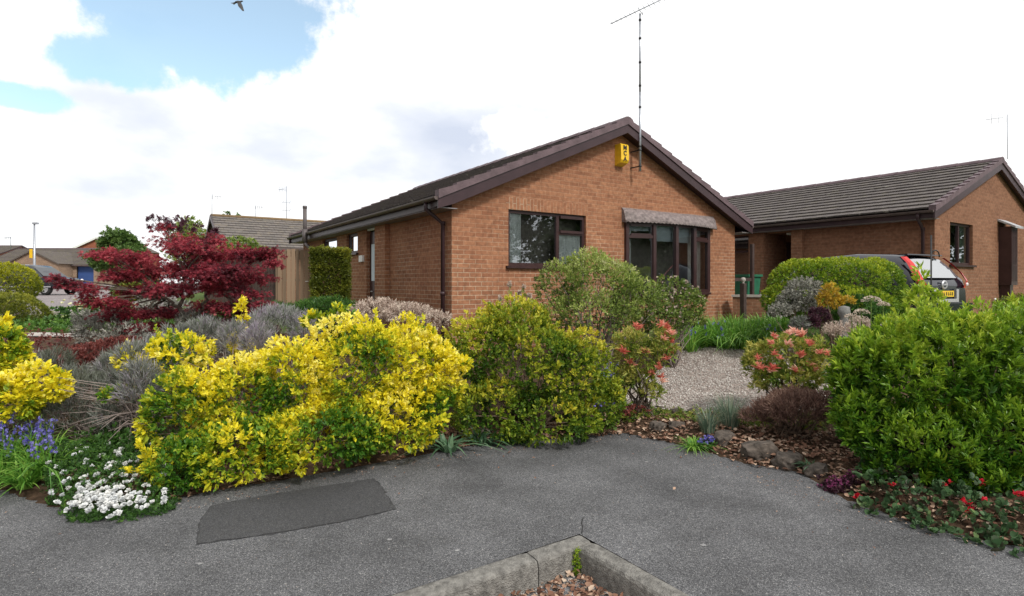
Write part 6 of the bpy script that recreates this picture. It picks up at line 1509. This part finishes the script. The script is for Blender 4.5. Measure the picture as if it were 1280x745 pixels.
# purple sprigs on top
L2 = lobes_px([(190, 272, 9.0, 10, 5), (205, 274, 9.0, 12, 5), (228, 276, 9.0, 14, 6), (215, 284, 8.9, 18, 5), (192, 284, 9.0, 10, 4), (270, 288, 8.9, 8, 8), (245, 285, 9, 8, 4)], .8)
Pp, Dd, S_ = shell(L2, 120, .9, .2, 4, -1, 1); p, d, l, w, t = shoots(Pp, Dd, np.full(len(Pp), .6), 4, .06, .05, 1.0, -.1, .05); leaf_mesh('new_shoots', LM['purple'], p-np.array(mroot), d, l, w, t, TP, mr)
mb = MB()
for c, r in L2: t_ = Vector(c)-o; mbranch(P(225, 310, 8.8)-o, t_, .008, .003, .02)
mb.build('top_twigs', M['bark'], mr)
bush('red_barberry', 'dark purple red low shrub at the foot of the maple trunk', 'shrub', lobes_px([(245, 425, 7.9, 36, 12), (285, 415, 8.0, 30, 14), (325, 415, 8.0, 26, 12), (210, 435, 7.6, 22, 8)], .8), 1400, 'purple', .04, .016, 8, tmpl=T4, depth=.4, lump=.2, nstem=14)
bush('red_barberry', 'crimson low shrub in the left bed beyond the lavender', 'shrub', lobes_px([(120, 440, 7.2, 40, 10), (150, 432, 7.4, 30, 9), (90, 452, 6.9, 22, 8)], .8), 800, 'autumnred', .04, .018, 8, tmpl=T4, depth=.4, lump=.2, nstem=14)
bush('garden_shrub', 'small rounded yellow green shrub under the left reach of the maple', 'shrub', lobes_px([(165, 366, 13, 20, 14)], .8), 700, 'olive', .07, .03, 7, tmpl=T4, nstem=6)
bush('garden_shrub', 'low bright green shrub behind the maple trunk before the fence', 'shrub', lobes_px([(280, 398, 10.5, 28, 10), (265, 385, 11, 14, 8)], .8), 700, 'treeg', .06, .03, 7, tmpl=T4, nstem=6)
bush('garden_shrub', 'pale blossoming bush over the gutter of the house behind the fence', 'shrub', lobes_px([(300, 306, 21, 22, 10), (318, 318, 21, 20, 14), (285, 320, 21, 24, 16), (300, 345, 21, 30, 24)], .6), 1300, 'pale', .10, .04, 7, tmpl=T4, depth=.5, lump=.2, nstem=12)

# ------------------------------------------------------------------ rocks
def rock(px, Y, sx, sy, sz, label, sink=.42):
    sx *= .85; sy *= .85; sz *= .78
    q = gp(px, Y); bm = bmesh.new(); bmesh.ops.create_icosphere(bm, subdivisions=4, radius=1); s0 = random.random()*50
    for v in bm.verts:
        n_ = v.co.normalized(); d = 1+.38*noise.noise(n_*1.5+Vector((s0, 0, 0)))+.20*noise.noise(n_*3.4+Vector((s0, 3, 0)))+.07*noise.noise(n_*9)+.04*noise.noise(n_*19)
        c = n_*d; c = Vector((max(-.82, min(.82, c.x)), max(-.8, min(.8, c.y)), max(-.7, min(.72, c.z)))); v.co = (c.x*sx, c.y*sy, c.z*sz)
    me = bpy.data.meshes.new('rock'); bm.to_mesh(me); bm.free(); me.materials.append(M['rock'])
    for p_ in me.polygons: p_.use_smooth = True
    o = bpy.data.objects.new('rock', me); COL.objects.link(o); o.location = q+Vector((0, 0, sz*(1-2*sink)*.5)); o.rotation_euler = (random.uniform(-.2, .2), random.uniform(-.2, .2), random.uniform(-.5, .9))
    tag(o, label, 'rock', 'rocks edging the bank')
rock(948, 5.18, .20, .15, .15, 'largest pale grey rock at the pavement edge below the brown heather')
rock(985, 4.98, .19, .13, .12, 'long dark rock just right of the largest rock')
rock(1020, 4.75, .13, .11, .11, 'mossy rock nearest the big bright shrub')
rock(905, 5.55, .17, .12, .11, 'flat dark rock behind the violet blue flowers')
rock(822, 6.05, .11, .10, .10, 'round mossy rock left of the grassy tuft')
rock(846, 6.0, .12, .09, .08, 'low rock beside the round mossy one')
rock(845, 6.6, .12, .07, .06, 'dark edging stone at the front of the gravel, left one')
rock(868, 6.55, .12, .07, .06, 'dark edging stone at the front of the gravel, middle one')
rock(826, 6.7, .10, .07, .05, 'smallest dark edging stone at the front of the gravel')
rock(600, 5.85, .16, .1, .07, 'half buried stone under the olive shrub')

# ------------------------------------------------------------------ leaf litter
def litter(name, label, regs, L=(.025, .06), tb=(2, 2)):
    P_ = []
    for (poly, n, z0) in regs:
        A_ = np.array(poly); x = RNG.uniform(A_[:, 0].min(), A_[:, 0].max(), n*5); y = RNG.uniform(A_[:, 1].min(), A_[:, 1].max(), n*5); ok = in_poly(x, y, A_); x, y = x[ok][:n], y[ok][:n]
        z = (np.maximum(zg_arr(x, y), -1.6) if z0 is None else np.full(len(x), z0))+.006+RNG.random(len(x))*.022
        P_.append(np.stack([x, y, z], 1))
    P_ = np.vstack(P_); n = len(P_); D = RNG.normal(size=(n, 3)); D[:, 2] = np.abs(D[:, 2])*.35
    l = RNG.uniform(L[0], L[1], n); o = leaf_mesh(name, LM['litter'], P_, D, l, l*RNG.uniform(.45, .75, n), RNG.beta(tb[0], tb[1], n), T8, upish=1.5); tag(o, label, kind='stuff')
litter('leaf_litter', 'dry fallen leaves over the bank and along the bed edges', [
    ([(1.0, 6.6), (.9, 5.95), (1.2, 6.02), (1.7, 5.6), (2.1, 4.98), (2.5, 4.72), (2.55, 4.2), (3.1, 4.6), (3.3, 5.6), (2.6, 6.2), (1.9, 6.55)], 2600, None),
    ([(-.9, 5.35), (-.35, 5.6), (.4, 5.86), (1.0, 6.0), (.9, 6.3), (-.8, 5.8)], 900, None),
    ([(-3.9, 4.5), (-2.6, 4.12), (-1.5, 4.85), (-.9, 5.2), (-1.2, 5.5), (-3, 4.8)], 700, None),
    ([(2.45, 4.75), (2.5, 4.2), (2.66, 3.85), (2.88, 3.62), (3.12, 3.44), (3.5, 3.2), (3.7, 3.6), (2.8, 4.4)], 500, None)])
litter('small_debris', 'crumbs of dry leaf scattered on the pavement edge', [
    ([(-3.2, 3.95), (-2.6, 4.05), (-1.5, 4.75), (.4, 5.8), (1.15, 6.0), (1.6, 5.5), (2.35, 4.6), (2.4, 4.1), (3.0, 3.4), (2.7, 3.5), (2.3, 3.9), (1.5, 5.3), (1.1, 5.8), (-.8, 5.0), (-2.3, 4.0)], 900, None)], (.006, .020))
kin = [(KC.x-.035, KC.y-.185), (KC.x+.40, KC.y-.85), (KC.x-.1, KC.y-1.15), (KC.x-.80, KC.y-.70)]
litter('bay_leaves', 'rusty dry leaves collected in the kerb corner', [(kin, 1100, -1.757)], (.02, .055), (1.6, 2))
A_ = np.array(kin); x = RNG.uniform(A_[:, 0].min(), A_[:, 0].max(), 3000); y = RNG.uniform(A_[:, 1].min(), A_[:, 1].max(), 3000); ok = in_poly(x, y, A_); x, y = x[ok], y[ok]
o = leaf_mesh('grit', LM['pebble'], np.stack([x, y, np.full(len(x), -1.752)], 1), RNG.normal(size=(len(x), 3)), RNG.uniform(.006, .02, len(x)), RNG.uniform(.006, .016, len(x)), RNG.beta(2, 1.5, len(x)), TPEB); tag(o, 'loose grit in the kerb corner', kind='stuff')
# weed in the kerb joint
q = KC-S*.137-G*.137; wd = None
litter('fallen_leaves', 'sparse fallen leaves lying loose on the open pavement', [([(-3.9, 4.2), (-2.6, 3.9), (.4, 5.7), (1.2, 5.95), (2.3, 4.4), (3.0, 3.3), (2.2, 3.2), (.6, 4.6), (-1.5, 3.9), (-3.4, 3.0)], 45, None)], (.015, .04))
xx = RNG.uniform(-4, 4, 1400); yy = RNG.uniform(2.4, 6, 1400); ok = (edist(xx, yy) < -.03) & ~in_poly(xx, yy, np.array([(KC.x, KC.y), (kr.x, kr.y), (kr.x-8, kr.y-8), (kl.x, kl.y)]))
xx, yy = xx[ok], yy[ok]; o = leaf_mesh('pavement_grit', LM['pebble'], np.stack([xx, yy, -1.6+.006*np.sin(xx*1.7)*np.sin(yy*2.1)+.002], 1), RNG.normal(size=(len(xx), 3)), RNG.uniform(.003, .009, len(xx)), RNG.uniform(.003, .008, len(xx)), RNG.beta(1.2, 2.5, len(xx)), TPEB); tag(o, 'fine loose grit scattered over the pavement', kind='stuff')
wd = empty('kerb_weed', (q.x, q.y, -1.75), 0, 'green weed growing down the inner corner of the kerb', 'weed')
pts = np.array([(q.x+random.gauss(0, .010)-.004, q.y+random.gauss(0, .006)-.014, random.uniform(-1.75, -1.595)) for _ in range(60)]); p, d, l, w, t = shoots(pts, np.tile([-.1, -.8, .3], (60, 1)), RNG.uniform(.1, .8, 60), 5, .020, .009, 1.3, 0, .01)
leaf_mesh('foliage', LM['hedge'], p-np.array((q.x, q.y, -1.75)), d, l, w, t, T4, wd)

# ------------------------------------------------------------------ world, sun, camera
w = bpy.data.worlds.new('World'); sc.world = w; w.use_nodes = True; nt = w.node_tree
bg = nt.nodes['Background']; out = nt.nodes['World Output']
sund = Vector((.45, -.70, .80)).normalized(); el = math.asin(sund.z); az = math.atan2(sund.x, sund.y)
sky = N(nt, 'ShaderNodeTexSky'); sky.sky_type = 'NISHITA'; sky.sun_disc = False; sky.sun_elevation = el; sky.sun_rotation = az
bg.inputs['Strength'].default_value = .15
skt = N(nt, 'ShaderNodeMix', data_type='RGBA', blend_type='MULTIPLY'); skt.inputs['Factor'].default_value = 1; skt.inputs['B'].default_value = (1.45, 1.55, 1.35, 1)
nt.links.new(sky.outputs[0], skt.inputs['A']); nt.links.new(skt.outputs['Result'], bg.inputs['Color'])
tc = N(nt, 'ShaderNodeTexCoord')
def vm(op, a, b=None):
    n = N(nt, 'ShaderNodeVectorMath', operation=op)
    for i, v in enumerate((a, b)):
        if v is None: continue
        if isinstance(v, tuple): n.inputs[i].default_value = v
        else: nt.links.new(v, n.inputs[i])
    return n
def mth(op, a, b=None, c=None, cl=False):
    n = N(nt, 'ShaderNodeMath', operation=op); n.use_clamp = cl
    for i, v in enumerate((a, b, c)):
        if v is None: continue
        if isinstance(v, (int, float)): n.inputs[i].default_value = v
        else: nt.links.new(v, n.inputs[i])
    return n.outputs[0]
dirv = tc.outputs['Generated']
n1 = N(nt, 'ShaderNodeTexNoise', Scale=5.5, Detail=12, Roughness=.62); nt.links.new(dirv, n1.inputs['Vector'])
def blob(px, py, sx, sy):
    d0 = Vector((U(px), 1, (HY-py)/F)).normalized(); r = vm('SUBTRACT', dirv, tuple(d0)); r = vm('MULTIPLY', r.outputs[0], (1/sx, 1/sx, 1/sy)); return vm('LENGTH', r.outputs[0]).outputs['Value']
d1 = blob(262, 20, .165, .078); d2 = blob(38, 122, .075, .020); d3 = blob(130, 80, .075, .035)
dm = mth('MINIMUM', mth('MINIMUM', d1, d2), d3)
nn = mth('MULTIPLY_ADD', n1.outputs['Fac'], 3.0, -1.5)
cov = mth('ADD', dm, nn)
cm = N(nt, 'ShaderNodeMapRange'); cm.inputs['From Min'].default_value = .74; cm.inputs['From Max'].default_value = 1.12; cm.interpolation_type = 'SMOOTHSTEP'; nt.links.new(cov, cm.inputs['Value'])
# cloud tone: grey-blue bellies low on the left, white elsewhere
n2 = N(nt, 'ShaderNodeTexNoise', Scale=2.3, Detail=9, Roughness=.52); mp = vm('MULTIPLY', dirv, (1, 1, 2.2)); mp2 = vm('ADD', mp.outputs[0], (3.7, 1.2, .4)); nt.links.new(mp2.outputs[0], n2.inputs['Vector'])
g1 = blob(380, 210, .42, .13); g2_ = blob(120, 235, .30, .09); g3 = blob(560, 160, .24, .13)
gm = mth('MINIMUM', mth('MINIMUM', g1, g2_), g3)
gw = blob(655, 170, .062, .030); n5 = N(nt, 'ShaderNodeTexNoise', Scale=14, Detail=10, Roughness=.62); nt.links.new(dirv, n5.inputs['Vector']); gwn = mth('ADD', mth('MULTIPLY_ADD', n5.outputs['Fac'], 3.4, -1.7), mth('MULTIPLY_ADD', n1.outputs['Fac'], 2.0, -1.0)); gwf = N(nt, 'ShaderNodeMapRange'); gwf.inputs['From Min'].default_value = 1.25; gwf.inputs['From Max'].default_value = .55; gwf.inputs['To Max'].default_value = .6; nt.links.new(mth('ADD', gw, gwn), gwf.inputs['Value'])
tone0 = mth('ADD', mth('MULTIPLY', gm, .55), mth('MULTIPLY_ADD', n2.outputs['Fac'], 2.6, -1.05))
tone = mth('ADD', tone0, gwf.outputs[0])
cr = ramp(nt, [(.10, (.64, .70, .83)), (.40, (.82, .86, .94)), (.68, (1.10, 1.10, 1.10))]); nt.links.new(tone, cr.inputs['Fac'])
bg2 = N(nt, 'ShaderNodeBackground'); nt.links.new(cr.outputs['Color'], bg2.inputs['Color']); dd_ = vm('DOT_PRODUCT', dirv, (-.88, -.47, .05)).outputs['Value']; mr_ = N(nt, 'ShaderNodeMapRange'); mr_.interpolation_type = 'SMOOTHSTEP'; mr_.inputs['From Min'].default_value = .35; mr_.inputs['From Max'].default_value = .85; mr_.inputs['To Min'].default_value = 1.0; mr_.inputs['To Max'].default_value = .42; nt.links.new(dd_, mr_.inputs['Value']); nt.links.new(mr_.outputs[0], bg2.inputs['Strength'])  # clouds dimmed behind-left, out of view, added only to darken the side wall
cmx = mth('MULTIPLY_ADD', cm.outputs[0], .85, .15)
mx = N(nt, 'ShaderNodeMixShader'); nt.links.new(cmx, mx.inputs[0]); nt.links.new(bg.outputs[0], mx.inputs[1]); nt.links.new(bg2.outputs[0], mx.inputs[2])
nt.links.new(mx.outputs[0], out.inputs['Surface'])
sl = bpy.data.lights.new('sun', 'SUN'); sl.energy = 2.5; sl.angle = R(10); sl.color = (1, .95, .88); so_ = bpy.data.objects.new('sun', sl); COL.objects.link(so_); so_.rotation_euler = (-sund).to_track_quat('-Z', 'Y').to_euler()
cam = bpy.data.cameras.new('camera'); co = bpy.data.objects.new('camera', cam); COL.objects.link(co); co.location = (0, 0, 0); co.rotation_euler = (R(90), 0, 0)
cam.sensor_width = 36; cam.lens = 36*F/1280; cam.shift_y = -(372.5-HY)/1280; cam.clip_end = 2000; cam.clip_start = .05
sc.camera = co
sc.view_settings.view_transform = 'Standard'; sc.view_settings.look = 'None'; sc.view_settings.exposure = 0.14; sc.view_settings.gamma = 1
sc.render.resolution_x = 1280; sc.render.resolution_y = 745
